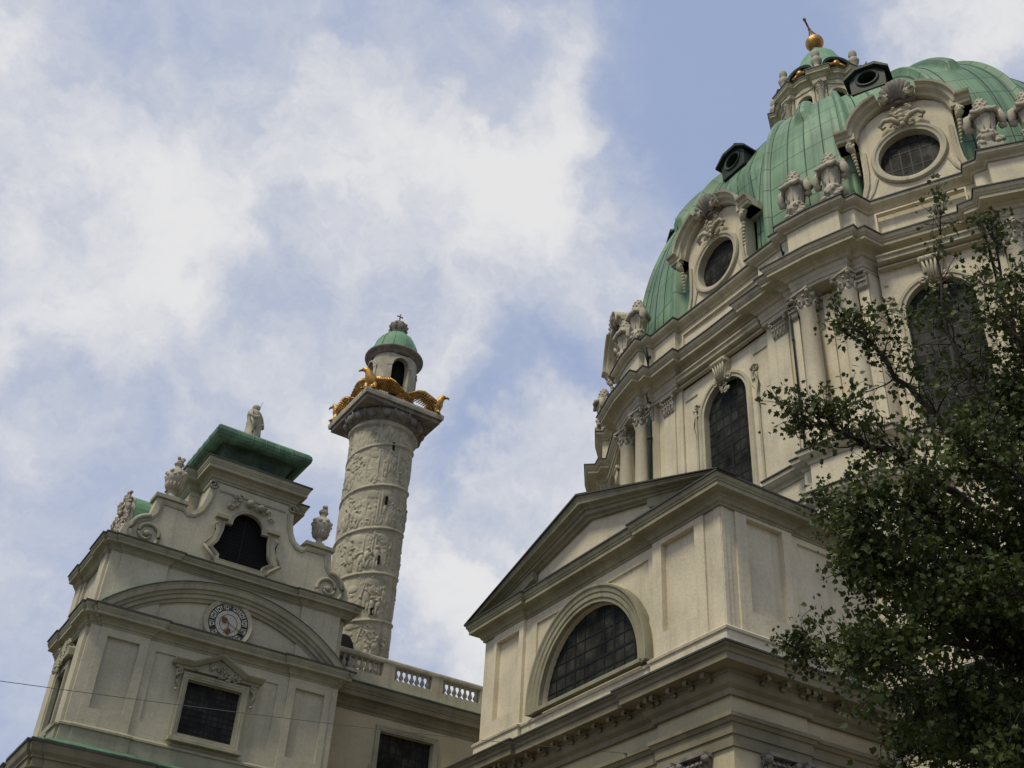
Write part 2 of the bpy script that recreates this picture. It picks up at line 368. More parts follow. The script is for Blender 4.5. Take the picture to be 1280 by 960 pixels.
def carving(b, mp, u0, u1, z0, z1, n, size, seed, o=0.02, env=None):
    """low foliage relief: curled tubes and buds"""
    rnd = random.Random(seed)
    for i in range(n):
        u = rnd.uniform(u0, u1); z = rnd.uniform(z0, z1)
        if env and not env(u, z): continue
        r = size * rnd.uniform(.6, 1.25); a = rnd.uniform(0, 2 * pi); sg = rnd.choice((-1, 1))
        pts = [mp(p[0], p[1], o + .3 * size) for p in volute_pts((u, z), r, 1.1, a, sg, 9)]
        b.tube(pts, [size * .34 * (1 - .4 * k / 9) for k in range(10)], 5)
        if rnd.random() < .6: b.ball(mp(u, z, o + .35 * size), size * .42, 7, 5)
def capital(b, c, r, h, round_=True, n=(1, 0), width=None):
    """corinthian capital: bell, two rows of curled leaves, corner volutes, abacus. c = bottom centre"""
    t = (-n[1], n[0])
    def loc(u, z, o): return (c[0] + t[0] * u + n[0] * o, c[1] + t[1] * u + n[1] * o, c[2] + z)
    W = r if width is None else width
    if round_: b.lathe(c, [(r * 1.06, 0), (r * 1.1, h * .04), (r * .98, h * .08), (r * .95, h * .4), (r * 1.12, h * .75), (r * 1.28, h * .86)], 18)
    else: b.box(loc, -W, W, -.05, r * .25, 0, h * .86)
    e = 1.42
    if round_: b.box(loc, -r * e, r * e, -r * e, r * e, h * .88, h)
    else: b.box(loc, -W * 1.2, W * 1.2, -.05, r * .75, h * .88, h)
    rows = ((.04, .42, 8), (.28, .68, 8))
    for ri, (z0, z1, k) in enumerate(rows):
        for i in range(k):
            if round_:
                a = 2 * pi * (i + .5 * ri) / k; d = (cos(a), sin(a)); base = (c[0] + d[0] * r * .98, c[1] + d[1] * r * .98)
            else:
                kk = 4 + ri
                if i >= kk: continue
                d = n; uu = -W + 2 * W * (i + .5) / kk; base = (c[0] + t[0] * uu + n[0] * r * .25, c[1] + t[1] * uu + n[1] * r * .25)
            s = r * .34
            pts = [(base[0] + d[0] * s * q, base[1] + d[1] * s * q, c[2] + h * z) for q, z in ((0, z0), (.15, z0 + (z1 - z0) * .5), (.45, z0 + (z1 - z0) * .85), (.95, z1), (1.2, z1 - .06), (1.0, z1 - .12))]
            b.tube(pts, [r * .26, r * .29, r * .26, r * .2, r * .15, r * .08], 6, flat=.55)
    cs = [(-1, -1), (-1, 1), (1, -1), (1, 1)] if round_ else [(-1, 1), (1, 1)]
    for su, so in cs:
        u = su * (r * 1.2 if round_ else W * 1.08); o = so * r * 1.2 if round_ else r * .55
        b.ball(loc(u, h * .78, o), r * .27, 9, 6, (1, 1, .95))
        b.tube([loc(u * .55, h * .5, o * .6), loc(u * .75, h * .72, o * .8), loc(u * .95, h * .86, o * .98)], [r * .1, r * .13, r * .1], 6)
    if round_:
        for a in (0, 1, 2, 3):
            d = (cos(a * pi / 2), sin(a * pi / 2)); q = loc(d[0] * r * 1.3, h * .92, d[1] * r * 1.3); b.ball(q, r * .2, 8, 5)

# ------------------------------------------------------------------ the ground
b = MB(); b.add([(-1500, -1500, 0), (1500, -1500, 0), (1500, 1500, 0), (-1500, 1500, 0)], [(0, 1, 2, 3)])
g = b.build('ground', 'ground'); g['kind'] = 'structure'

# ------------------------------------------------------------------ bell pavilion (left)
PV = thing('bell_pavilion', 'grey baroque bell pavilion with a clock, arched pediment and green copper cap', 'building', (14.58, 50.8, 0))
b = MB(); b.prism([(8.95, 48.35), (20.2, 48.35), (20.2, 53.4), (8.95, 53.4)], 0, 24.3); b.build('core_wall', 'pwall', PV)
WO = rect(13.35, 15.8, 17.0, 19.32)
b = MB(); mp = S(48.0)
b.slab(rect(8.9, 20.25, 15.3, 21.2), [WO], mp, -.36, -.17)
b.slab(rect(11.4, 17.87, 16.4, 21.2), [WO, rect(11.77, 12.95, 17.15, 20.2), rect(16.22, 17.4, 17.12, 20.15)], mp, -.17, -.10)
b.slab(rect(9.3, 11.4, 16.4, 21.2), [rect(9.63, 11.02, 17.2, 20.27)], mp, -.17, 0)
b.slab(rect(17.87, 19.95, 16.4, 21.2), [rect(18.22, 19.65, 17.08, 20.17)], mp, -.17, 0)
b.slab(rect(8.87, 9.3, 16.4, 21.2), [], mp, -.17, -.05); b.slab(rect(19.95, 20.28, 16.4, 21.2), [], mp, -.17, -.05)
b.slab(rect(9.3, 11.4, 21.2, 24.2), [], mp, -.36, 0); b.slab(rect(17.87, 19.85, 21.2, 24.2), [], mp, -.36, 0)
b.slab(rect(11.4, 17.87, 21.2, 24.2), [], mp, -.36, -.1); b.slab(rect(8.87, 9.3, 21.2, 24.2), [], mp, -.36, -.05)
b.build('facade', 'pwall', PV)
b = MB(); mp = Ea(8.87)
for y0, y1 in ((48.35, 49.35), (52.35, 53.45)): b.box(mp, y0, y1, -.2, .12, 15.3, 24.2)
b.box(mp, 49.35, 49.7, -.2, .04, 15.3, 24.2); b.box(mp, 52.0, 52.35, -.2, .04, 15.3, 24.2)
b.build('side_pilasters', 'pwall', PV)
b = MB(); b.slab(rect(49.9, 51.9, 16.6, 19.6), [rect(50.15, 51.65, 16.9, 19.3)], Ea(8.95), 0, .22)
b.slab([(49.6, 19.7), (52.2, 19.7), (52.2, 20.0), (50.9, 20.7), (49.6, 20.0)], [], Ea(8.95), 0, .4)
carving(b, Ea(8.95), 49.9, 51.9, 19.4, 20.6, 14, .22, 5, .3); sw = b.build('side_window_frame', 'ptrim', PV)
b = MB(); b.box(Ea(8.95), 50.15, 51.65, .0, .03, 16.9, 19.3); b.build('pane', 'pane', sw)
PP = [(20.28, 53.4), (20.28, 48.05), (19.95, 48.05), (19.95, 48.0), (17.87, 48.0), (17.87, 48.1), (11.4, 48.1), (11.4, 48.0), (9.3, 48.0), (9.3, 48.06), (8.87, 48.06), (8.87, 48.3), (8.75, 48.3), (8.75, 49.35), (8.83, 49.35), (8.83, 52.35), (8.75, 52.35), (8.75, 53.45)][::-1]
add_cornice(PV, PP, 13.5, 15.2, 1.15, 'dirty_shaded', name='base_cornice')
b = MB(); b.sweep(PP, [(-.1, 15.72), (1.2, 15.25), (1.2, 15.29), (-.1, 15.80)], PLAN); b.build('copper_apron', 'copperold', PV)
b = MB(); b.sweep(PP, [(-.1, 15.6), (.14, 15.6), (.14, 16.28), (.22, 16.30), (.22, 16.38), (.06, 16.5), (-.1, 16.5)], PLAN); b.build('plinth', 'ptrim', PV)
for i in range(13):
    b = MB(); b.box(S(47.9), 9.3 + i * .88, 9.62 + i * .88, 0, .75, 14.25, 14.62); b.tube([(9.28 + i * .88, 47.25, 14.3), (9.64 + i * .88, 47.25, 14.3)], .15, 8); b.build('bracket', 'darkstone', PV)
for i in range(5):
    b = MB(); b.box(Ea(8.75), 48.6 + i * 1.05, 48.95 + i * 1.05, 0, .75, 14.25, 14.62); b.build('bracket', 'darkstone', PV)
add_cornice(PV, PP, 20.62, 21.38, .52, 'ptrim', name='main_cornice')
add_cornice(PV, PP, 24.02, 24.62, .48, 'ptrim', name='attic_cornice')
# arched pediment over the clock
R0 = 8.2; zc = 23.72 - R0; A1 = math.asin(5.95 / R0)
arcp = [(14.58 + R0 * sin(A1 * (1 - 2 * i / 40)), zc + R0 * cos(A1 * (1 - 2 * i / 40))) for i in range(41)]
pr = [(-.78, -.05), (-.78, .08), (-.66, .12), (-.62, .22), (-.46, .22), (-.44, .30), (-.32, .34), (-.28, .44), (-.10, .47), (-.02, .52), (0, .52), (0, -.05)]
b = MB(); b.sweep(arcp, pr, lambda p, q, w_: (p, 48.06 - w_, q), smooth=False); sp = b.build('arched_pediment', 'ptrim', PV)
b = MB(); b.sweep(arcp, [(0.002, -.02), (0.002, .55), (.035, .55), (.06, -.02)], lambda p, q, w_: (p, 48.06 - w_, q)); b.build('flashing', 'lead', sp)
b = MB(); b.sweep([(x, z) for x, z in arcp[26:39]], [(0.06, -.02), (0.06, .42), (.09, .44), (.16, -.02)], lambda p, q, w_: (p, 48.06 - w_, q)); b.build('copper_edge', 'copper', sp)
# clock
CX, CZ = 14.56, 22.2; mp = S(47.98)
def disc(b, r0, r1, o0, o1, mp, n=48):
    if r0 > 0: b.slab(oval(CX, CZ, r1, r1, n), [oval(CX, CZ, r0, r0, n)], mp, o0, o1)
    else: b.slab(oval(CX, CZ, r1, r1, n), [], mp, o0, o1)
b = MB(); b.sweep(oval(CX, CZ, .93, .93, 48), [(-.005, -.1), (-.005, .03), (.04, .06), (.1, .08), (.16, .12), (.2, .08), (.2, -.1)], lambda p, q, w_: (p, 47.98 - w_, q), closed=True)
ck = b.build('clock', 'trim', PV)
b = MB(); disc(b, 0, .94, -.05, .02, mp); b.build('dial', 'dial', ck)
b = MB()
for r0, r1 in ((.885, .93), (.60, .635), (.40, .42)): disc(b, r0, r1, .02, .032, mp)
def rad_bar(b, ang, r0, r1, w_, sk=0.0, o=.034, off=0.0):
    d = Vector((sin(ang), cos(ang))); t = Vector((cos(ang), -sin(ang))); c = Vector((CX, CZ))
    p = [c + d * r0 + t * (off - w_ / 2 - sk), c + d * r0 + t * (off + w_ / 2 - sk), c + d * r1 + t * (off + w_ / 2 + sk), c + d * r1 + t * (off - w_ / 2 + sk)]
    b.slab([tuple(x) for x in p], [], mp, .021, o)
NUM = ['XII', 'I', 'II', 'III', 'IIII', 'V', 'VI', 'VII', 'VIII', 'IX', 'X', 'XI']
for h, s in enumerate(NUM):
    a = 2 * pi * h / 12; wd = {'I': .034, 'V': .06, 'X': .06}; tot = sum(wd[c] for c in s); x = -tot / 2
    for c in s:
        m_ = x + wd[c] / 2; x += wd[c]
        if c == 'I': rad_bar(b, a, .645, .88, .028, off=m_)
        elif c == 'V': rad_bar(b, a, .645, .88, .028, .016, .034, m_ + .016); rad_bar(b, a, .645, .88, .016, -.016, .0345, m_ - .016)
        else: rad_bar(b, a, .645, .88, .028, .028, .034, m_); rad_bar(b, a, .645, .88, .016, -.028, .0345, m_)
    a2 = a + pi / 12; c = Vector((CX + .76 * sin(a2), CZ + .76 * cos(a2)))
    b.slab([(c.x + .055, c.y), (c.x, c.y + .055), (c.x - .055, c.y), (c.x, c.y - .055)], [], mp, .021, .033)
    c = Vector((CX + .5 * sin(a2), CZ + .5 * cos(a2))); b.slab([(c.x + .02, c.y), (c.x, c.y + .02), (c.x - .02, c.y), (c.x, c.y - .02)], [], mp, .021, .033)
    rad_bar(b, a2 - .125, .62, .91, .022); rad_bar(b, a2 + .125, .62, .91, .022)
b.build('numerals', 'ink', ck)
def hand(ang, L, tail, blobs, o):
    b = MB(); d = Vector((sin(ang), cos(ang))); c = Vector((CX, CZ))
    b.tube([mp(*(c - d * tail), o), mp(*(c + d * L * .6), o), mp(*(c + d * L), o)], [.014, .015, .006], 6)
    for q, r in blobs:
        p = c + d * q; b.ball(mp(p.x, p.y, o), r, 10, 6, (1, .3, 1))
        b.tube([mp(x, z, o + .02) for x, z in volute_pts(p, r * 1.2, 1.3, ang, 1, 12)], .03, 5)
    b.build('hand', 'rust', ck)
hand(radians(176), .62, .1, [(.34, .13)], .07); hand(radians(116), .72, .34, [(.66, .09), (-.22, .13)], .09)
# window of the clock storey
b = MB(); b.sweep(WO, ring_prof(.26, -.06, .14), lambda p, q, w_: (p, 48.0 - w_, q), closed=True)
b.box(S(48.0), 12.98, 16.2, -.05, .30, 16.62, 16.76)
wf = window(PV, S(48.0), WO, .27, 10, 10, .03, heavy=({5}, {5}))
b.build('surround', 'ptrim', wf)
b = MB(); b.slab([(12.72, 19.72), (16.45, 19.72), (16.45, 19.85), (15.6, 20.02), (14.58, 20.42), (13.55, 20.02), (12.72, 19.85)], [], S(48.0), -.12, .1)
pth = [(16.62, 19.84), (15.75, 19.84), (14.58, 20.45), (13.4, 19.84), (12.55, 19.84)]
b.sweep(pth, [(0, -.1), (0, .22), (.05, .3), (.12, .42), (.17, .45), (.17, -.1)], lambda p, q, w_: (p, 48.0 - w_, q))
carving(b, S(48.0), 13.3, 15.9, 19.68, 20.3, 46, .13, 3, .1, lambda u, z: z < 20.3 - abs(u - 14.58) * .45)
for sx in (-1, 1):
    x = 14.58 + sx * 1.72; b.tube([(p[0], 47.9, p[1]) for p in volute_pts((x, 19.55), .17, 1.4, pi / 2, sx)], .05, 6)
    b.tube([(x, 47.9, 19.4), (x + sx * .04, 47.86, 19.1), (x - sx * .05, 47.9, 18.85)], [.11, .08, .05], 6); b.ball((x - sx * .02, 47.9, 18.75), .08, 8, 5)
b.build('pediment', 'ptrim', wf)
# scrolled gable
GL = [(9.02, 24.55), (8.98, 25.05), (9.10, 25.5), (9.40, 25.86), (9.80, 26.0), (10.02, 26.22), (10.14, 26.6), (10.2, 27.28), (11.52, 27.28), (11.58, 27.08), (11.82, 27.06), (12.08, 27.22), (12.28, 27.58), (12.40, 28.1), (12.46, 28.9)]
GO = GL + [(29.16 - x, z) for x, z in GL[::-1]]
OPL = [(-1.18, 25.02), (-1.2, 25.3), (-1.62, 25.62), (-1.36, 26.05), (-1.24, 26.6), (-1.22, 27.12), (-.88, 27.12)]
OPN = [(14.58 + x, z) for x, z in OPL] + [(14.58 - .88 * cos(pi * i / 14), 27.12 + .82 * sin(pi * i / 14)) for i in range(1, 14)] + [(14.58 - x, z) for x, z in OPL[::-1]]
b = MB(); b.slab(GO, [OPN], S(48.2), -.75, 0); gb = b.build('gable', 'pwall', PV)
b = MB()
edge = [(x + .0, z) for x, z in GL[1:8]]
for sx in (1, -1):
    f = (lambda x: x) if sx == 1 else (lambda x: 29.16 - x)
    c = (f(10.12), 25.32)
    b.tube([(x, 48.16, z) for x, z in volute_pts(c, .85, 1.9, pi * .5 if sx == 1 else pi * .5, sx, 44)], [.13 * (1 - .5 * i / 44) for i in range(45)], 6)
    b.ball((c[0], 48.15, c[1]), .16, 10, 6, (1, .7, 1))
    band = [(9.35, 25.45), (9.75, 25.85), (10.15, 26.05), (10.4, 26.4), (10.52, 27.0), (11.5, 26.95), (11.72, 26.78), (12.05, 26.85), (12.4, 27.2), (12.62, 27.8), (12.72, 28.5)]
    b.sweep([(f(x), z) for x, z in (band if sx == 1 else band[::-1])][::-1], [(-.05, -.1), (-.05, .05), (.06, .07), (.06, -.1)], lambda p, q, w_: (p, 48.2 - w_, q))
    b.box(S(48.2), min(f(10.08), f(11.62)), max(f(10.08), f(11.62)), -.85, .14, 27.24, 27.42)
    q = (f(12.55), 28.78); b.tube([(p[0], 48.15, p[1]) for p in volute_pts(q, .24, 1.4, 0, -sx, 20)], .06, 6); b.tube([(q[0], 48.2, q[1]), (q[0], 49.1, q[1])], .2, 10)
b.box(S(48.2), 12.9, 16.3, -.02, .04, 28.50, 28.58)
b.build('scroll', 'ptrim', gb)
b = MB(); b.sweep(OPN, ring_prof(.14, -.08, .1), lambda p, q, w_: (p, 48.2 - w_, q), closed=True)
for sx in (-1, 1):
    b.box(S(48.2), *sorted((14.58 + sx * .98, 14.58 + sx * 1.6)), -.05, .24, 27.13, 27.3)
    b.tube([(14.58 + sx * x, 48.05, z) for x, z in ((1.42, 26.9), (1.6, 26.75), (1.5, 26.5), (1.58, 26.1), (1.85, 25.65))], [.04, .06, .035, .04, .055], 6)
    b.tube([(14.58 + sx * x, 48.05, z) for x, z in ((1.9, 25.6), (1.42, 25.2), (1.3, 24.95))], [.08, .075, .06], 6)
b.box(S(48.2), 13.4, 15.76, -.05, .22, 24.86, 25.02)
b.build('opening_frame', 'ptrim', gb)
b = MB(); carving(b, S(48.2), 13.6, 15.6, 27.75, 28.5, 30, .15, 11, .1, lambda u, z: (u - 14.58) ** 2 + (z - 27.12) ** 2 > 1.08 ** 2)
b.ball((14.45, 48.0, 28.28), .2, 10, 8); b.ball((15.0, 48.0, 28.22), .17, 10, 8)
b.build('cherub_carving', 'ptrim', gb)
b = MB(); b.slab(OPN, [], S(48.2), -.5, -.4); lv = b.build('louvre_backing', 'black', gb)
b = MB()
for i in range(1, 16): b.box(S(48.2), 13.4, 15.76, -.40, -.38, 25.0 + i * .18, 25.02 + i * .18)
b.box(S(48.2), 14.55, 14.61, -.40, -.36, 25, 27.85); b.build('louvres', 'bar', gb)
# bellcote block, cornice, copper cap
BP = [(12.5, 53.2), (12.5, 52.0), (12.0, 52.0), (12.0, 50.0), (12.5, 50.0), (12.5, 48.25), (16.66, 48.25), (16.66, 50.0), (17.3, 50.0), (17.3, 52.0), (16.66, 52.0), (16.66, 53.2)]
b = MB(); b.prism([(x, y if y > 48.5 else 48.93) for x, y in BP], 24.4, 28.85); b.build('bellcote_wall', 'pwall', PV)
b = MB(); b.prism([(x + (.03 if x < 14 else -.03), y + (.03 if y < 50 else -.03)) for x, y in BP], 28.8, 29.9); b.build('frieze', 'pwall', PV)
add_cornice(PV, BP + [BP[0]], 29.0, 29.95, .56, 'ptrim', name='upper_cornice')
def rr(x0, x1, y0, y1): return [(x0, y1), (x0, y0), (x1, y0), (x1, y1)]
cap = rr(13.05, 16.12, 48.95, 52.7)
roll = [(.58 + .40 * cos(a), 31.70 + .40 * sin(a)) for a in [radians(-130 + 26 * i) for i in range(11)]]
sof = [(-.1, 29.9), (.02, 29.95), (0.0, 30.4), (.05, 30.8), (.2, 31.2), (.42, 31.46), (.4, 31.5), (-.1, 31.5)]
b = MB(); b.sweep(cap, sof, PLAN, closed=True); cp = b.build('cap_soffit', mat('streaked_copper', (.05, .085, .058), rough=.65, var=.5, scale=1.5, streak=1.0, streak_col=(.012, .014, .012), bump=.15), PV)
b = MB(); b.sweep(cap, roll + [(-1.6, 32.35), (-1.6, 31.6)], PLAN, closed=True, smooth=False)
b.box(lambda u, z, o: (u, o, z), 14.0, 15.2, 50.2, 51.4, 32.1, 32.5); rl = b.build('copper_cap', 'copperold', PV)
for i in range(5):
    x = 13.2 + i * .7; b = MB(); b.tube([(x, 48.95 - q, z) for q, z in roll[3:]] , .03, 5); b.build('seam', 'copper', rl)
for i in range(5):
    y = 49.3 + i * .75; b = MB(); b.tube([(13.05 - q, y, z) for q, z in roll[3:]], .03, 5); b.build('seam', 'copper', rl)
# carved side gable with a copper barrel roof
b = MB(); sg = [(49.3, 24.6), (52.6, 24.6), (52.3, 26.2), (52.1, 27.2)] + [(50.95 + 1.1 * cos(pi * i / 10), 27.2 + .95 * sin(pi * i / 10)) for i in range(1, 10)] + [(49.8, 27.2), (49.6, 26.2)]
b.slab(sg, [], Ea(9.5), -.14, 0); carving(b, Ea(9.5), 49.5, 52.3, 24.8, 28.1, 60, .24, 21, .1); b.build('side_gable', 'stone', PV)
b = MB(); b.add([], []); arcs = [(50.95 + 1.35 * cos(pi * i / 14), 26.9 + 1.2 * sin(pi * i / 14)) for i in range(15)]
b.slab([(49.6, 26.3)] + arcs[::-1] + [(52.3, 26.3)], [], lambda u, z, o: (o, u, z), 9.65, 11.9); b.build('barrel_roof', 'copper', PV)

# ------------------------------------------------------------------ urns and the saint on the pavilion
def make_urn(loc, label, group):
    t = thing('stone_urn', label, 'urn', loc, group); x, y, z = loc
    b = MB(); b.box(lambda u, q, o: (x + u, y + o, z + q), -.32, .32, -.32, .32, 0, .12)
    b.lathe((x, y, z), [(0, .1), (.28, .12), (.24, .2), (.16, .3), (.15, .42), (.22, .48)], 20); b.build('foot', 'stone', t)
    b = MB(); b.lathe((x, y, z), [(.18, .46), (.32, .62), (.40, .84), (.43, .88), (.43, .94), (.46, .97), (.48, 1.2), (.45, 1.42), (.34, 1.58), (.2, 1.66), (.0, 1.68)], 24)
    for i in range(14):
        a = 2 * pi * i / 14; b.tube([(x + r * cos(a), y + r * sin(a), z + q) for r, q in ((.2, .5), (.34, .65), (.41, .84))], [.035, .06, .05], 6)
    for i in range(8):
        a = 2 * pi * i / 8; b.ball((x + .44 * cos(a), y + .44 * sin(a), z + 1.32 + .06 * (i % 2)), .11, 8, 5); b.ball((x + .46 * cos(a + .39), y + .46 * sin(a + .39), z + 1.2), .08, 8, 5)
    b.build('bowl', 'stone', t)
    b = MB(); b.lathe((x, y, z), [(.2, 1.62), (.17, 1.72), (.15, 1.86), (.22, 1.9), (.24, 1.95), (.2, 1.98)], 16)
    rnd = random.Random(4)
    for i in range(16):
        a = rnd.uniform(0, 6.28); r = rnd.uniform(.05, .18); b.ball((x + r * cos(a), y + r * sin(a), z + rnd.uniform(1.98, 2.28)), .09, 7, 5)
    b.build('flame_finial', 'stone', t)
    return t
u1 = make_urn((10.86, 48.55, 27.42), 'stone urn with flame finial on the left shoulder of the clock pavilion gable', 'urns on the pavilion gable')
dup(u1, (18.36, 48.55, 27.42), 'stone urn with flame finial on the gable shoulder just left of the carved column', 1.0)
def draped_figure(x, y, z, h, label, seed=1, turn=0.0, mat_='stone'):
    rnd = random.Random(seed)
    prof = [(0, .19, .17), (.06, .20, .18), (.2, .17, .16), (.4, .155, .15), (.52, .165, .15), (.6, .15, .125), (.7, .17, .13), (.78, .185, .12), (.83, .15, .10), (.855, .06, .06), (.88, .052, .055), (.9, .07, .075), (.94, .075, .085), (.975, .065, .075), (1.0, .02, .02)]
    b = MB(); seg = 28; vs = []
    for k, rx, ry in prof:
        sway = .03 * sin(k * 4)
        for s in range(seg):
            a = 2 * pi * s / seg; f = 1 + (.10 * sin(a * 7 + k * 5) + .06 * sin(a * 11 - k * 9)) * (1 if k < .78 else .0)
            px, py = h * (rx * f * cos(a) + sway), h * ry * f * sin(a)
            vs.append((x + px * cos(turn) - py * sin(turn), y + px * sin(turn) + py * cos(turn), z + k * h))
    fs = [(i * seg + s, i * seg + (s + 1) % seg, (i + 1) * seg + (s + 1) % seg, (i + 1) * seg + s) for i in range(len(prof) - 1) for s in range(seg)]
    b.add(vs, fs + [tuple(range(seg)), tuple(range((len(prof) - 1) * seg, len(prof) * seg))], True)
    def P(a, c, d): return (x + h * (a * cos(turn) - c * sin(turn)), y + h * (a * sin(turn) + c * cos(turn)), z + d * h)
    b.tube([P(-.15, -.02, .78), P(-.2, -.06, .66), P(-.16, -.14, .58), P(-.05, -.16, .66)], [h * .05, h * .05, h * .042, h * .03], 8)
    b.tube([P(.16, -.02, .78), P(.2, -.04, .64), P(.17, -.1, .52), P(.1, -.15, .55)], [h * .05, h * .05, h * .042, h * .03], 8)
    b.tube([P(-.18, -.1, .6), P(-.1, -.15, .4), P(-.14, -.14, .15), P(-.12, -.12, .02)], [h * .03, h * .035, h * .04, h * .04], 7)
    b.ball(P(0, -.085, .93), h * .02, 6, 4); b.ball(P(0, -.05, .905), h * .04, 8, 5)
    return b, P
b, P = draped_figure(14.55, 50.8, 32.95, 2.55, '', 3, .5)
st = thing('saint_statue', 'grey stone statue of a robed saint standing on the green copper cap', 'statue', (14.55, 50.8, 32.5))
b.build('robed_figure', 'stone', st)
b = MB(); b.box(lambda u, q, o: (14.55 + u, 50.8 + o, 32.45 + q), -.5, .5, -.5, .5, 0, .52); b.build('pedestal', 'stone', st)
b = MB(); b.tube([P(.08, 0, 1.0), P(.16, .02, 1.2)], .012, 5); b.build('lightning_rod', 'lamp', st)

# ------------------------------------------------------------------ link wing and its balustrade
LW = thing('link_wing', 'low ochre link wing between the clock pavilion and the pedimented chapel', 'building', (26, 49.6, 0))
WL = rect(23.25, 26.15, 15.5, 19.75)
b = MB(); b.slab(rect(20.25, 33.0, 0, 21.3), [WL], S(49.4), -.45, 0); b.box(lambda u, z, o: (u, o, z), 20.25, 33, 49.9, 51.6, 0, 21.5); b.build('wall', 'ochre', LW)
add_cornice(LW, [(20.3, 49.4), (33, 49.4)], 20.35, 21.55, .55, 'dirty_shaded', name='cornice')
b = MB(); b.sweep([(20.3, 49.4), (33, 49.4)], [(-.2, 21.6), (.56, 21.58), (.58, 21.56), (.58, 21.62), (-.2, 21.72)], PLAN); b.build('copper_edge', 'copper', LW)
wl_ = window(LW, S(49.4), WL, .3, 8, 10, .03, heavy=({4}, set()))
b = MB(); b.sweep(WL, ring_prof(.24, -.05, .12), lambda p, q, w_: (p, 49.4 - w_, q), closed=True)
for x in (22.92, 26.48): b.box(S(49.4), x - .05, x + .05, 0, .1, 17.9, 18.05)
b.build('surround', 'ptrim', wl_)
BL = thing('balustrade', 'stone balustrade running along the top of the ochre link wing', 'balustrade', (26, 49.3, 21.7))
mp = S(49.2)
b = MB(); b.box(mp, 20.35, 33, -.35, .1, 21.66, 22.2); b.box(mp, 20.35, 33, -.28, .02, 22.19, 22.25); b.build('base_course', 'trim', BL)
b = MB(); b.sweep([(20.35, 49.2), (33, 49.2)], [(-.4, 22.92), (.1, 22.92), (.14, 23.0), (.14, 23.1), (.1, 23.16), (-.4, 23.16)], PLAN); b.build('handrail', 'stone', BL)
PD = [(22.9, 23.55), (25.62, 26.25), (28.4, 29.05), (31.1, 31.8)]
first = None
def baluster(x):
    global first
    if first is None:
        b = MB(); c = (x, 49.32, 22.24)
        b.box(lambda u, z, o: (x + u, 49.32 + o, 22.24 + z), -.1, .1, -.1, .1, 0, .06); b.box(lambda u, z, o: (x + u, 49.32 + o, 22.24 + z), -.1, .1, -.1, .1, .62, .69)
        b.lathe(c, [(.07, .05), (.055, .1), (.12, .2), (.125, .26), (.08, .36), (.05, .45), (.06, .5), (.085, .54), (.06, .57), (.07, .63)], 12)
        first = b.build('baluster', 'stone', BL, origin=c); first['x0'] = x
    else:
        o = first.copy(); COL.objects.link(o); o.location.x = first.location.x + (x - first['x0'])
prev = 20.42
for i, (p0, p1) in enumerate(PD):
    b = MB(); b.box(mp, p0, p1, -.34, .09, 22.21, 22.95); b.build('pedestal', 'trim', BL)
    n = max(2, int(round((p0 - prev) / .295)))
    for k in range(n): baluster(prev + (p0 - prev) * (k + .5) / n)
    prev = p1

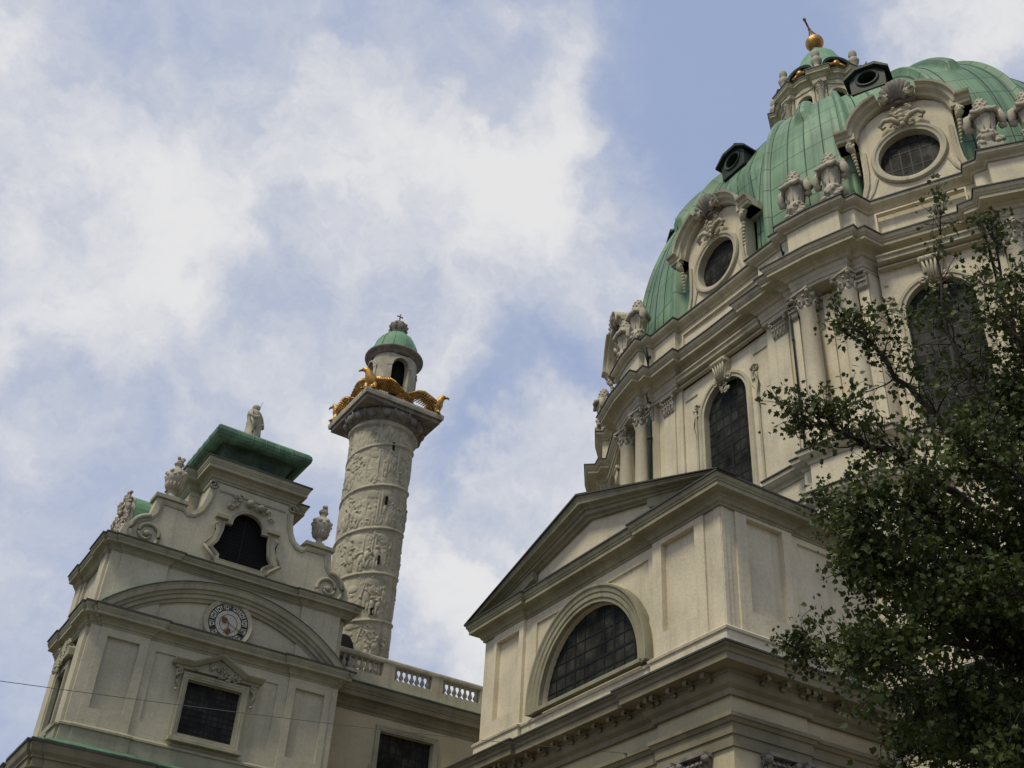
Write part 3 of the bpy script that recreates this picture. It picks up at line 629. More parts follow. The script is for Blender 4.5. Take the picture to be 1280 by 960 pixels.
# ------------------------------------------------------------------ carved column
import numpy as np
AX, AY = 23.8, 55.1
CO = thing('relief_column', 'tall stone column wound with a spiral band of carved figures behind the balustrade', 'column', (AX, AY, 0))
def relief_shaft():
    nt_, nz_ = 420, 560; z0, z1 = 23.0, 39.2; R_ = 1.86; pitch = 2.77
    th = np.linspace(0, 2 * pi, nt_, endpoint=False); zz = np.linspace(z0, z1, nz_)
    T, Z = np.meshgrid(th, zz)
    ph = ((Z - 26.64) / pitch - (T - radians(248)) / (2 * pi)) ; fr_ = ph - np.floor(ph)       # 0 at the raised fillet, rises along the band
    h = np.zeros_like(T)
    d = np.minimum(fr_, 1 - fr_) * pitch
    h += .075 * np.clip(1 - (d / .09) ** 4, 0, 1) + .03 * np.clip(1 - (d / .2) ** 2, 0, 1)
    rnd = random.Random(12); sarc = R_
    def bump(t, z, wt, wz, amp, ang=0.0):
        i0, i1 = np.searchsorted(zz, (z - max(wz, wt) * 1.1, z + max(wz, wt) * 1.1))
        if i1 <= i0: return
        dt = (th - t + pi) % (2 * pi) - pi; cj = np.where(np.abs(dt) * sarc < max(wt, wz) * 1.1)[0]
        if len(cj) == 0: return
        u = (dt[cj] * sarc)[None, :]; v = (zz[i0:i1] - z)[:, None]
        ca, sa = cos(ang), sin(ang); p = (u * ca + v * sa) / wt; q = (-u * sa + v * ca) / wz
        e_ = amp * np.sqrt(np.clip(1 - p * p - q * q, 0, 1))
        sub_ = h[i0:i1][:, cj]; h[np.ix_(range(i0, i1), cj)] = np.maximum(sub_, e_)
    turns = int((z1 - z0) / pitch) + 2
    for k in range(-2, turns):
        for i in range(34):
            t = 2 * pi * (i + rnd.uniform(-.4, .4)) / 34
            zb = 26.64 + pitch * (k + (t - radians(248)) / (2 * pi))
            if rnd.random() < .14: continue
            zf = zb + rnd.choice((.2, .25, .35, .6, .95)); s = rnd.uniform(.8, 1.15); ln = rnd.uniform(-.3, .3)
            a = rnd.uniform(.07, .17) * (.62 + .38 * sin(t * 3 + k * 1.7))
            bump(t, zf + .75 * s, .17 * s, .34 * s, a, ln)                       # torso
            bump(t - ln * .35 / sarc, zf + 1.2 * s, .105 * s, .125 * s, a * 1.05)   # head
            bump(t + .09 / sarc, zf + .28 * s, .085 * s, .36 * s, a * .8, rnd.uniform(-.25, .05)); bump(t - .09 / sarc, zf + .28 * s, .085 * s, .36 * s, a * .8, rnd.uniform(-.05, .25))
            for q in range(2): bump(t + rnd.uniform(-.3, .3) / sarc, zf + rnd.uniform(.5, 1.1) * s, .06 * s, .26 * s, a * .85, rnd.uniform(-1.5, 1.5))
            if rnd.random() < .3: bump(t + rnd.uniform(-.3, .3) / sarc, zf + .6, .22, .26, a * .75)
            if rnd.random() < .45: bump(t + rnd.uniform(-.3, .3) / sarc, zf + rnd.uniform(1.1, 1.6), .035, .6, .07, rnd.uniform(-.25, .25))
            if rnd.random() < .3: bump(t, zf + 1.55, .28, .22, .06, .3)
        for i in range(5):
            t = 2 * pi * (i + rnd.uniform(-.4, .4)) / 5; zb = 26.64 + pitch * (k + (t - radians(248)) / (2 * pi))
            for q in (-.34, .34): bump(t + q / sarc, zb + 1.5, .06, 1.0, .06)
            bump(t, zb + 2.2, .45, .28, .05)
    for i in range(5200):
        t = rnd.uniform(0, 2 * pi); z = rnd.uniform(z0, z1); q = rnd.uniform(.03, .10); bump(t, z, q, q * rnd.uniform(.8, 2.6), rnd.uniform(.02, .085) * (.5 + .5 * sin(t * 5 + z * 2.3)), rnd.uniform(-1.2, 1.2))
    for q in range(9):
        h[:, int(nt_ * (q + .3) / 9)] -= .02
    rr_ = R_ + h
    X = AX + rr_ * np.cos(T); Y = AY + rr_ * np.sin(T)
    # stair slits: narrow openings cut where the stair runs
    vs = np.stack([X, Y, Z], -1).reshape(-1, 3)
    fs = []
    for i in range(nz_ - 1):
        a = i * nt_; c = a + nt_
        for j in range(nt_):
            k = (j + 1) % nt_; fs.append((a + j, a + k, c + k, c + j))
    b = MB(); b.v = [tuple(p) for p in vs.tolist()]; b.f = fs; b.smooth = [True] * len(fs)
    return b.build('carved_shaft', 'relief', CO, keep=True)
sh = relief_shaft()
b = MB(); b.lathe((AX, AY, 0), [(2.0, 0), (2.0, 23.1)], 40); b.build('base', 'stone', CO)
slit_a = atan2(-AY, -AX) + radians(20.5)
for z in (37.75, 34.1, 30.35, 27.35):
    mp = fr((AX + 1.8 * cos(slit_a), AY + 1.8 * sin(slit_a)), (-sin(slit_a), cos(slit_a)), (cos(slit_a), sin(slit_a)))
    b = MB(); b.box(mp, -.075, .075, 0, .16, z - .26, z + .26); b.build('stair_slit', 'black', CO)
da = atan2(-AY, -AX) - radians(14)
mp = fr((AX + 1.8 * cos(da), AY + 1.8 * sin(da)), (-sin(da), cos(da)), (cos(da), sin(da)))
b = MB(); b.slab(arch(-.1, .5, 23.2, 25.2, 10), [], mp, 0, .45); b.build('access_door', 'black', CO)
b = MB(); b.lathe((AX, AY, 0), [(1.86, 38.6), (1.88, 39.0), (2.02, 39.05), (2.1, 39.15), (2.02, 39.26), (1.93, 39.3), (1.93, 39.42)], 56)
cpz = b.build('capital', 'stone', CO)
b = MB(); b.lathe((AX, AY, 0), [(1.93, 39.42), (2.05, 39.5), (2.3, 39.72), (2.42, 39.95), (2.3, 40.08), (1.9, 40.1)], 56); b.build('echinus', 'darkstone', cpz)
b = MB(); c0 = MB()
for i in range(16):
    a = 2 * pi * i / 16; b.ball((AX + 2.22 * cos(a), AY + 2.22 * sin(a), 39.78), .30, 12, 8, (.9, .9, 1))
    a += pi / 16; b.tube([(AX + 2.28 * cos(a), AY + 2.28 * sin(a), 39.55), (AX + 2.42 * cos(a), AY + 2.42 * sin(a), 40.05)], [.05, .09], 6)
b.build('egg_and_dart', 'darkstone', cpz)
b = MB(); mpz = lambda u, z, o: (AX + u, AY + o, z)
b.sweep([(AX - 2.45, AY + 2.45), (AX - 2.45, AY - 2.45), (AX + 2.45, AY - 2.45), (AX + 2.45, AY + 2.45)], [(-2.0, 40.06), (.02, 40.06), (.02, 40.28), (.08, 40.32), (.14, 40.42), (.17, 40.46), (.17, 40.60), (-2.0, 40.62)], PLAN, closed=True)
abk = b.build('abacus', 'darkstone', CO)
b = MB(); b.sweep([(AX - 2.45, AY + 2.45), (AX - 2.45, AY - 2.45), (AX + 2.45, AY - 2.45), (AX + 2.45, AY + 2.45)], [(.1, 40.30), (.155, 40.30), (.19, 40.47), (.19, 40.63), (.1, 40.63)], PLAN, closed=True); b.build('fascia', 'stone', abk)
# lantern
LR = 1.5
b = MB()
for k in range(4):
    ac = radians(265) + k * pi / 2
    n_ = (cos(ac), sin(ac)); t_ = (-sin(ac), cos(ac))
    def bend(u, z, o, n_=n_, t_=t_):
        a = u / LR; r = LR + o; return (AX + r * (n_[0] * cos(a) + t_[0] * sin(a)), AY + r * (n_[1] * cos(a) + t_[1] * sin(a)), z)
    W2 = LR * pi / 4; cols = 9
    ho = arch(0, .5, 41.3, 43.9, 10)
    # curved wall in strips so that it follows the circle
    nz2 = [40.6, 41.3] + [43.9]
    b.slab([(-W2, 40.6), (-W2 * .75, 40.6), (-W2 * .75, 44.75), (-W2, 44.75)], [], bend, -.35, 0); b.slab([(W2 * .75, 40.6), (W2, 40.6), (W2, 44.75), (W2 * .75, 44.75)], [], bend, -.35, 0)
    b.slab([(-W2 * .75, 40.6), (-.56, 40.6), (-.56, 44.75), (-W2 * .75, 44.75)], [], bend, -.35, 0); b.slab([(.56, 40.6), (W2 * .75, 40.6), (W2 * .75, 44.75), (.56, 44.75)], [], bend, -.35, 0)
    b.slab([(-.56, 44.75)] + [(-.56 * cos(pi * i / 12), 43.9 + .56 * sin(pi * i / 12)) for i in range(13)] + [(.56, 44.75)], [], bend, -.35, 0); b.slab(rect(-.5, .5, 40.6, 41.3), [], bend, -.35, 0)
    for sx in (-1, 1):
        b.slab(rect(sx * .66 - .1, sx * .66 + .1, 40.6, 43.9), [], bend, 0, .07); b.slab(rect(sx * .66 - .14, sx * .66 + .14, 43.8, 43.95), [], bend, 0, .1)
    arc_ = [(.62 * cos(pi * i / 14), 43.9 + .62 * sin(pi * i / 14)) for i in range(15)]
    for i in range(14): b.slab([arc_[i], arc_[i + 1], (arc_[i + 1][0] * .82, 43.9 + (arc_[i + 1][1] - 43.9) * .82), (arc_[i][0] * .82, 43.9 + (arc_[i][1] - 43.9) * .82)], [], bend, 0, .08)
ln_ = b.build('lantern', 'stone', CO)
b = MB(); b.lathe((AX, AY, 0), [(.95, 40.6), (.95, 44.7)], 16); b.build('dark_core', 'black', ln_)
b = MB(); b.lathe((AX, AY, 0), [(1.45, 44.78), (1.54, 44.80), (1.57, 44.9), (1.68, 45.0), (1.83, 45.06), (1.86, 45.12), (1.86, 45.2), (1.5, 45.26)], 40); b.build('cornice', 'darkstone', ln_)
b = MB(); b.lathe((AX, AY, 0), [(1.56, 45.24), (1.52, 45.4), (1.46, 45.75), (1.28, 46.3), (.98, 46.8), (.6, 47.15), (.3, 47.3), (0, 47.35)], 40)
for i in range(12):
    a = 2 * pi * i / 12; b.tube([(AX + r * cos(a), AY + r * sin(a), z) for r, z in ((1.56, 45.24), (1.47, 45.75), (1.29, 46.3), (.99, 46.8), (.6, 47.16))], .03, 5)
b.build('copper_dome', 'copper', ln_)
b = MB(); b.lathe((AX, AY, 0), [(.45, 47.2), (.42, 47.35), (.5, 47.5), (.56, 47.72), (.52, 47.92), (.45, 48.12), (.2, 48.16), (0, 48.2)], 18)
for i in range(8):
    a = 2 * pi * i / 8; b.tube([(AX + r * cos(a), AY + r * sin(a), z) for r, z in ((.46, 47.5), (.6, 47.75), (.52, 48.0), (.28, 48.2), (0.05, 48.32))], [.09, .1, .09, .07, .05], 6)
b.tube([(AX, AY, 48.3), (AX, AY, 49.0)], .045, 6); b.tube([(AX - .22, AY, 48.78), (AX + .22, AY, 48.78)], .045, 6)
b.build('crown_finial', 'darkstone', CO)

# ------------------------------------------------------------------ gilded eagles on the abacus corners
def eagle_parts(c, a0, label, turn_head):
    """a0: the direction the breast faces, out over the corner"""
    t = thing('gilded_eagle', label, 'eagle', c, 'gilded eagles round the column top')
    def P(f, s, z): return (c[0] + f * cos(a0) - s * sin(a0), c[1] + f * sin(a0) + s * cos(a0), c[2] + z)
    b = MB()
    hx = turn_head
    b.tube([P(-.95, 0, .22), P(-.6, 0, .35), P(-.25, 0, .52), P(.05, 0, .74), P(.24, hx * .04, .98), P(.33, hx * .09, 1.2), P(.42, hx * .16, 1.36), P(.54 - .06 * abs(hx), hx * .24, 1.42), P(.62 - .12 * abs(hx), hx * .3, 1.40)],
           [.2, .3, .4, .42, .32, .22, .19, .17, .12], 12)
    b.tube([P(.60 - .11 * abs(hx), hx * .29, 1.41), P(.76 - .2 * abs(hx), hx * .38, 1.40), P(.88 - .25 * abs(hx), hx * .44, 1.33), P(.90 - .26 * abs(hx), hx * .45, 1.24)], [.10, .085, .055, .015], 8)
    for i in range(60):                        # breast feathers
        q = i / 60; a = i * 2.4; z = .35 + .75 * q; r = .40 - .2 * q; f = -.15 + .42 * q
        b.ball(P(f + r * .9 * cos(a), r * sin(a) + hx * .06 * q, z), .10, 6, 4, (1, 1, .8))
    for i in range(5): b.tube([P(-.7, 0, .3), P(-1.1, (i - 2) * .1, .16), P(-1.4, (i - 2) * .2, .12)], [.1, .12, .05], 6, flat=.4)
    b.build('body', 'gold', t)
    for s in (-1, 1):
        b = MB()
        # arched wing bone along the abacus edge, rows of feathers trailing down behind it
        sp_ = [P(.1, s * .28, .86), P(-.15, s * .55, 1.02), P(-.5, s * .85, 1.22), P(-.78, s * 1.08, 1.16), P(-1.15, s * 1.42, .82), P(-1.6, s * 1.78, .55)]
        b.tube(sp_, [.2, .2, .19, .16, .12, .07], 8)
        S_ = [Vector(p) for p in sp_]
        for row, (L, n, off) in enumerate(((.34, 16, .12), (.56, 18, .04), (.82, 20, -.05))):
            for i in range(n):
                q = i / (n - 1) * 4.98; k = int(q); p = S_[k].lerp(S_[k + 1], q - k); q2 = i / (n - 1)
                dirv = Vector(P(-.45, s * .4, -.85 + .35 * q2)) - Vector(c); dirv.normalize()
                out = (Vector(P(.5, s * .5, .12)) - Vector(c)).normalized() * off
                Lq = L * (.8 + .35 * sin(pi * min(1, q2 * 1.1))); e1 = p + dirv * Lq
                zmin = c[2] + .06
                if e1.z < zmin: e1 = p + dirv * Lq * max(.15, (p.z - zmin) / (p.z - e1.z))
                b.tube([p + out, p.lerp(e1, .5) + out * 1.3, e1 + out * .7], [.11, .14, .07], 6, flat=.45)
        b.build('wing', 'gold', t)
    b = MB()
    for s in (-1, 1):
        b.tube([P(.12, s * .24, .5), P(.2, s * .26, .26), P(.24, s * .27, .08)], [.2, .13, .09], 8); b.ball(P(.3, s * .2, .2), .17, 9, 6)
        for k in (-1, 0, 1): b.tube([P(.26, s * .28, .1), P(.42, s * .28 + k * .13, .1), P(.52, s * .28 + k * .18, .03)], [.07, .07, .02], 6)
    b.build('talons', 'gold', t); return t
for (sx, sy, lab, hd) in ((-1, -1, 'gilded eagle on the near corner of the column top, its head turned left', -1.6), (1, -1, 'gilded eagle at the right-hand corner of the column top, beak out over the edge', .2),
                          (-1, 1, 'gilded eagle at the left-hand corner of the column top, seen beyond the near eagle', -.2), (1, 1, 'gilded eagle on the far corner of the column top, mostly behind the small lantern', 0)):
    eagle_parts((AX + sx * 2.15, AY + sy * 2.15, 40.6), atan2(sy, sx), lab, hd)

# ------------------------------------------------------------------ pedimented chapel wing
CH = thing('chapel_wing', 'cream pedimented chapel wing with a half-round window, left of the tree', 'building', (27.5, 32.3, 0))
b = MB(); b.prism([(23.4, 39.35), (23.4, 25.35), (33.5, 25.35), (33.5, 39.35)], 0, 21.3); b.build('core_wall', 'wall', CH)
YC = 32.33; HW = 2.98
LU = [(YC - HW, 16.92), (YC + HW, 16.92)] + [(YC + HW * cos(pi * i / 32), 16.98 + 2.92 * sin(pi * i / 32)) for i in range(33)]
mp = Ea(23.0)
b = MB(); b.slab(rect(25.0, 39.7, 15.0, 21.3), [LU], mp, -.42, -.22)
b.slab([(28.5, 16.4), (36.7, 16.4), (36.7, 21.3), (28.5, 21.3)], [LU, [(28.9, 16.9), (29.1, 16.9), (29.1, 17.8), (29.6, 19.3), (30.6, 20.2), (31.3, 20.54), (28.9, 20.54)], [(35.95, 16.9), (35.95, 20.54), (33.3, 20.54), (34.0, 20.2), (35.0, 19.3), (35.5, 17.8), (35.55, 16.9)]], mp, -.22, -.14)
b.slab(rect(25.8, 28.5, 16.4, 21.3), [rect(26.28, 28.03, 17.45, 20.72)], mp, -.22, 0)
b.slab(rect(36.7, 38.95, 16.4, 21.3), [rect(37.02, 38.72, 17.3, 20.58)], mp, -.22, 0)
b.slab(rect(24.98, 25.8, 16.4, 21.3), [], mp, -.22, -.07); b.slab(rect(38.95, 39.72, 16.4, 21.3), [], mp, -.22, -.07)
b.build('gable_front', 'wall', CH)
mp = S(24.95)
b = MB(); b.slab(rect(23.05, 23.66, 15.0, 21.3), [], mp, -.4, -.07); b.slab(rect(23.66, 26.2, 15.0, 21.3), [rect(24.15, 25.76, 17.42, 20.8)], mp, -.22, 0); b.slab(rect(23.66, 31.2, 15.0, 21.3), [], mp, -.4, -.22)
b.slab(rect(26.2, 31.0, 15.0, 21.3), [rect(26.55, 30.5, 17.42, 20.7)], mp, -.22, -.12); b.build('side_front', 'wall', CH)
def off_path(lst): return lst
CP = [(33, 39.75), (23.0, 39.75), (23.0, 36.7), (23.14, 36.7), (23.14, 28.5), (23.0, 28.5), (23.0, 24.95), (26.2, 24.95), (26.2, 25.07), (31.0, 25.07)]
CP2 = [(33, 39.95), (22.92, 39.95), (22.92, 38.95), (22.8, 38.95), (22.8, 36.7), (23.14, 36.7), (23.14, 28.5), (22.8, 28.5), (22.8, 25.8), (22.92, 25.8), (22.92, 24.87), (23.66, 24.87), (23.66, 24.75), (26.2, 24.75), (26.2, 25.0), (31.0, 25.0)]
add_cornice(CH, CP, 20.92, 21.72, .62, 'ctrim', name='upper_cornice')
b = MB(); b.sweep(CP, [(-.1, 15.4), (.10, 15.4), (.10, 16.48), (.16, 16.5), (.18, 16.58), (.05, 16.68), (-.1, 16.68)], PLAN); b.build('pedestal_band', 'wall', CH)
# great lower cornice with brackets
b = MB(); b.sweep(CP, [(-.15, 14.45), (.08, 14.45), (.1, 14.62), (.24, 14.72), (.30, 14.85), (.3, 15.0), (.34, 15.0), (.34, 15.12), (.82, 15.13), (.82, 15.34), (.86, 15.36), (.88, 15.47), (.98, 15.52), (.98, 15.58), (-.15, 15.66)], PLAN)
lc = b.build('great_cornice', 'dirty_shaded', CH)
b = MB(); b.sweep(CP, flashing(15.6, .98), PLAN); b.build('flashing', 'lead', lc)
bfirst = None
def bracket(mp, u):
    global bfirst
    b = MB(); b.box(mp, u - .08, u + .08, .3, .66, 14.96, 15.125); b.tube([mp(u - .08, 14.98, .6), mp(u + .08, 14.98, .6)], .05, 8); b.tube([mp(u - .08, 14.93, .38), mp(u + .08, 14.93, .38)], .07, 8)
    b.build('bracket', 'dirty_shaded', lc)  # bracket colour darkened to carry the shade below the cornice
for i in range(17):
    y = 25.45 + i * .82; b_off = 23.0 if (y < 28.6 or y > 36.6) else 23.14
    bracket(Ea(b_off), y)
    if i in (3, 14): bracket(Ea(b_off), y + .3)
for i in range(9):
    bracket(S(24.95 if i < 3 else 25.07), 24.0 + i * .8)
    if i in (2, 6): bracket(S(24.95 if i < 3 else 25.07), 24.0 + i * .8 + .3)
b = MB(); b.sweep(CP, [(-.2, 13.85), (-.05, 13.85), (-.05, 14.5), (-.2, 14.5)], PLAN); b.build('frieze', 'ochre', CH)
b = MB(); b.sweep(CP, [(-.3, 12.95), (-.02, 12.95), (-.02, 13.3), (.03, 13.3), (.03, 13.62), (.09, 13.64), (.14, 13.74), (.2, 13.76), (.2, 13.88), (-.3, 13.92)], PLAN); ar = b.build('architrave', 'dirty_shaded', CH)
b = MB()
b.prism([(23.1, 39.7), (23.1, 25.05), (31.2, 25.05), (31.2, 25.5), (23.5, 25.5), (23.5, 39.7)], 0, 13.0); b.build('lower_wall', 'ochre', CH)
for mp_, us in ((Ea(23.1), (26.55, 28.05, 37.2, 38.7)), (S(25.05), (24.75, 26.3, 29.4))):
    for u in us:
        b = MB(); b.box(mp_, u - .5, u + .5, 0, .12, 0, 12.1); pl = b.build('pilaster', 'ochre', CH)
        b = MB(); p0 = mp_(u, 12.05, 0.02); nn_ = (-1, 0) if mp_(0, 0, 1)[0] != mp_(0, 0, 0)[0] else (0, -1)
        capital(b, p0, .5, .9, False, nn_, .52)
        carving(b, mp_, u - .5, u + .5, 12.1, 12.85, 16, .18, int(u * 10), .1)
        b.build('capital', 'darkstone', pl)
# half-round window
lw_ = window(CH, Ea(23.0), LU, .34, 10, 6, .042, heavy=({3, 5, 7}, {2}))
b = MB(); arcw = [(YC - HW, 16.72)] + [(YC - HW * cos(pi * i / 36), 16.98 + 2.92 * sin(pi * i / 36)) for i in range(37)] + [(YC + HW, 16.72)]
b.sweep(arcw, [(-.02 - q, o) for q, o in [(-.02, -.4), (0, .05), (.12, .05), (.16, .1), (.32, .1), (.36, .14), (.48, .16), (.56, .22), (.63, .22), (.63, -.3)]], lambda p, q, w_: (23.0 - w_, p, q), smooth=False)
b.box(Ea(23.0), 29.05, 35.55, -.05, .2, 16.7, 16.84); b.build('surround', 'ctrim', lw_)
# pediment
b = MB(); RK = [(24.4, 21.72), (28.45, 23.06), (28.5, 22.98), (32.3, 24.34)]
b.slab([(24.6, 21.7), (40.1, 21.7), (32.3, 24.2)], [], Ea(23.14), -.4, 0); pdm = b.build('pediment', 'wall', CH)
rk = [(-.80, -.1), (-.80, .1), (-.70, .14), (-.66, .28), (-.50, .28), (-.48, .36), (-.36, .4), (-.32, .62), (-.12, .64), (-.02, .70), (0, .70), (0, -.1)]
mpr = lambda p, q, w_: (23.1 - w_, p, max(q, 21.735))
b = MB(); b.sweep([(24.3, 21.72), (32.32, 24.40), (40.35, 21.72)][::-1], rk, mpr)
b.slab([(24.7, 21.8), (28.6, 23.1), (28.6, 22.4), (26.6, 21.75)], [], Ea(23.0), -.1, .12); b.slab([(39.95, 21.8), (36.0, 23.1), (36.0, 22.4), (38.1, 21.75)], [], Ea(23.0), -.1, .12)
b.build('raking_cornice', 'ctrim', pdm)
b = MB(); b.sweep([(24.22, 21.71), (32.32, 24.41), (40.43, 21.71)][::-1], [(.003, -.1), (.003, .75), (-.03, .75), (-.03, .78), (.05, .78), (.1, -.1)], mpr); b.build('flashing', 'lead', pdm)
b = MB(); b.slab([(24.4, 21.7), (40.2, 21.7), (32.3, 24.38)], [], lambda u, z, o: (o, u, z), 23.6, 33.5); b.build('roof', 'lead', CH)

# ------------------------------------------------------------------ domed rotunda
RCX, RCY = 41.1, 32.8
RO = thing('domed_rotunda', 'great oval church rotunda with ribbed green copper dome and stone lantern, right of the column', 'building', (RCX, RCY, 0))
BODYQ = [(-10.15, 0), (-10.2, -3.0), (-10.5, -3.0), (-10.45, -4.85), (-10.72, -4.88), (-10.66, -5.38), (-10.95, -5.45), (-10.66, -6.85), (-10.24, -8.11), (-9.92, -8.02), (-9.75, -8.55), (-8.87, -8.58),
         (-6.78, -12.52), (-7.2, -12.85), (-7.0, -13.38), (-7.3, -13.65), (-6.45, -14.78), (-5.5, -15.75), (-5.25, -15.45), (-4.87, -15.75), (-4.6, -15.45), (-3.0, -15.95), (-3.0, -15.7), (0, -15.75)]
WALLQ = [(-9.9, 0), (-9.9, -3.0), (-10.15, -3.0), (-10.1, -4.85), (-10.4, -4.88), (-10.36, -5.3), (-9.98, -5.45), (-9.75, -6.85), (-9.3, -7.95), (-9.6, -8.0), (-9.45, -8.5), (-8.6, -8.5),
         (-6.5, -12.4), (-6.95, -12.75), (-6.75, -13.3), (-6.55, -13.2), (-5.75, -14.2), (-4.95, -15.0), (-5.05, -15.25), (-4.75, -15.45), (-4.5, -15.1), (-3.0, -15.6), (-3.0, -15.4), (0, -15.4)]
def full(q):
    a = list(q)
    b_ = [(-x, y) for x, y in q[::-1]][1:]
    c = [(-x, -y) for x, y in q][1:]
    d = [(x, -y) for x, y in q[::-1]][1:-1]
    return [(RCX + x, RCY + y) for x, y in a + b_ + c + d]
BODY = full(BODYQ); WALL = full(WALLQ)
INNER = full([(-9.3, 0), (-9.3, -8.0), (-8.2, -8.2), (-5.9, -12.3), (-4.8, -14.6), (0, -14.6)])
b = MB(); b.prism(INNER, 15, 39.0); b.build('core_wall', 'wall', RO)
# masonry between the windows (everything but the bays)
def segs_of(loop, z0, z1, name, m, inset=1.4):
    b = MB(); n = len(loop)
    return b
PIERQ = [(-10.15, -3.02), (-10.1, -4.85), (-10.4, -4.88), (-10.36, -5.3), (-9.98, -5.45), (-9.75, -6.85), (-9.3, -7.95), (-9.6, -8.0), (-9.45, -8.5), (-8.62, -8.52), (-8.0, -8.2), (-9.0, -3.02)]
PIER2 = [(-6.52, -12.42), (-6.95, -12.75), (-6.75, -13.3), (-6.55, -13.2), (-5.75, -14.2), (-4.95, -15.0), (-5.05, -15.25), (-4.75, -15.45), (-4.5, -15.1), (-3.02, -15.6), (-3.02, -14.4), (-4.8, -14.0), (-5.8, -12.3)]
QUAD = [(1, 1), (-1, 1), (1, -1), (-1, -1)]
for sx, sy in QUAD:
    for pq in (PIERQ, PIER2):
        b = MB(); b.prism([(RCX + sx * x, RCY + sy * y) for x, y in pq], 20, 36.0); b.build('pier', 'wall', RO)
add_cornice(RO, BODY, 35.62, 36.5, .9, 'trim', closed=True, name='main_cornice', back=-1.0)
b = MB(); b.sweep(BODY, [(-1.2, 35.05), (-.04, 35.05), (-.04, 35.22), (.0, 35.22), (.0, 35.42), (.05, 35.5), (.05, 35.65), (-1.2, 35.65)], PLAN, closed=True); b.build('architrave', 'trim', RO)
b = MB(); b.sweep(BODY, [(-1.0, 36.4), (-.02, 36.4), (-.02, 36.85), (-.08, 36.9), (-.08, 38.7), (-1.0, 38.75)], PLAN, closed=True); pa = b.build('parapet_wall', 'wall', RO)
b = MB(); b.sweep(BODY, [(-1.0, 38.68), (.0, 38.68), (.04, 38.78), (.2, 38.86), (.3, 38.96), (.32, 39.1), (-1.0, 39.16)], PLAN, closed=True); pc = b.build('parapet_cornice', 'trim', RO)
b = MB(); b.sweep(BODY, flashing(39.13, .32, -.9), PLAN, closed=True); b.build('flashing', 'lead', pc)
b = MB(); b.sweep(BODY, [(-2.0, 26.3), (.05, 26.3), (.1, 26.42), (.22, 26.5), (.34, 26.66), (.36, 26.82), (-2.0, 26.92)], PLAN, closed=True); bc = b.build('pedestal_cornice', 'trim', RO)
b = MB(); b.sweep(BODY, flashing(26.86, .36), PLAN, closed=True); b.build('flashing', 'lead', bc)
b = MB(); b.sweep(BODY, [(-2.0, 20), (.0, 20), (.0, 26.35), (-2.0, 26.35)], PLAN, closed=True); b.build('pedestal_wall', 'wall', RO)
b = MB(); b.sweep(BODY, [(-1.5, 24.4), (.05, 24.4), (.18, 24.52), (.3, 24.7), (.32, 24.86), (-1.5, 24.95)], PLAN, closed=True); bc2 = b.build('plinth_cornice', 'trim', RO)
b = MB(); b.sweep(BODY, flashing(24.9, .32), PLAN, closed=True); b.build('flashing', 'lead', bc2)
b = MB(); b.sweep(full([(-11.4, 0), (-11.2, -8.5), (-8.0, -13.5), (-5.2, -16.8), (0, -17)]), [(-4, 0), (0, 0), (0, 20.0), (.3, 20.2), (.3, 20.5), (-.8, 21.2), (-4, 21.2)], PLAN, closed=True); b.build('lower_storey', 'wall', RO)
# columns on the piers, pilasters beside the bays
def shaft_prof(r, h): return [(r * 1.25, 0), (r * 1.3, .1), (r * 1.2, .2), (r * 1.05, .26), (r * 1.12, .34), (r * 1.0, .42), (r * 1.0, h * .33), (r * .86, h - .06), (r * .92, h - .03), (r * .92, h)]
colm = {}
def column(x, y, name='column'):
    if 'm' not in colm:
        b = MB(); b.lathe((x, y, 26.95), shaft_prof(.42, 7.15), 28); b.box(lambda u, z, o: (x + u, y + o, 26.86 + z), -.56, .56, -.56, .56, 0, .12)
        c = b.build('column', 'wall', RO, origin=(x, y, 26.9)); b = MB(); capital(b, (x, y, 34.08), .37, .98); k = b.build('capital', 'stone', c); colm['m'] = (c, k, x, y)
    else:
        c0, k0, x0, y0 = colm['m']; c = c0.copy(); COL.objects.link(c); c.location = (x - RCX, y - RCY, 26.9); c['_o'] = (x, y, 26.9)
        k = k0.copy(); COL.objects.link(k); k.parent = c; k.location = k0.location
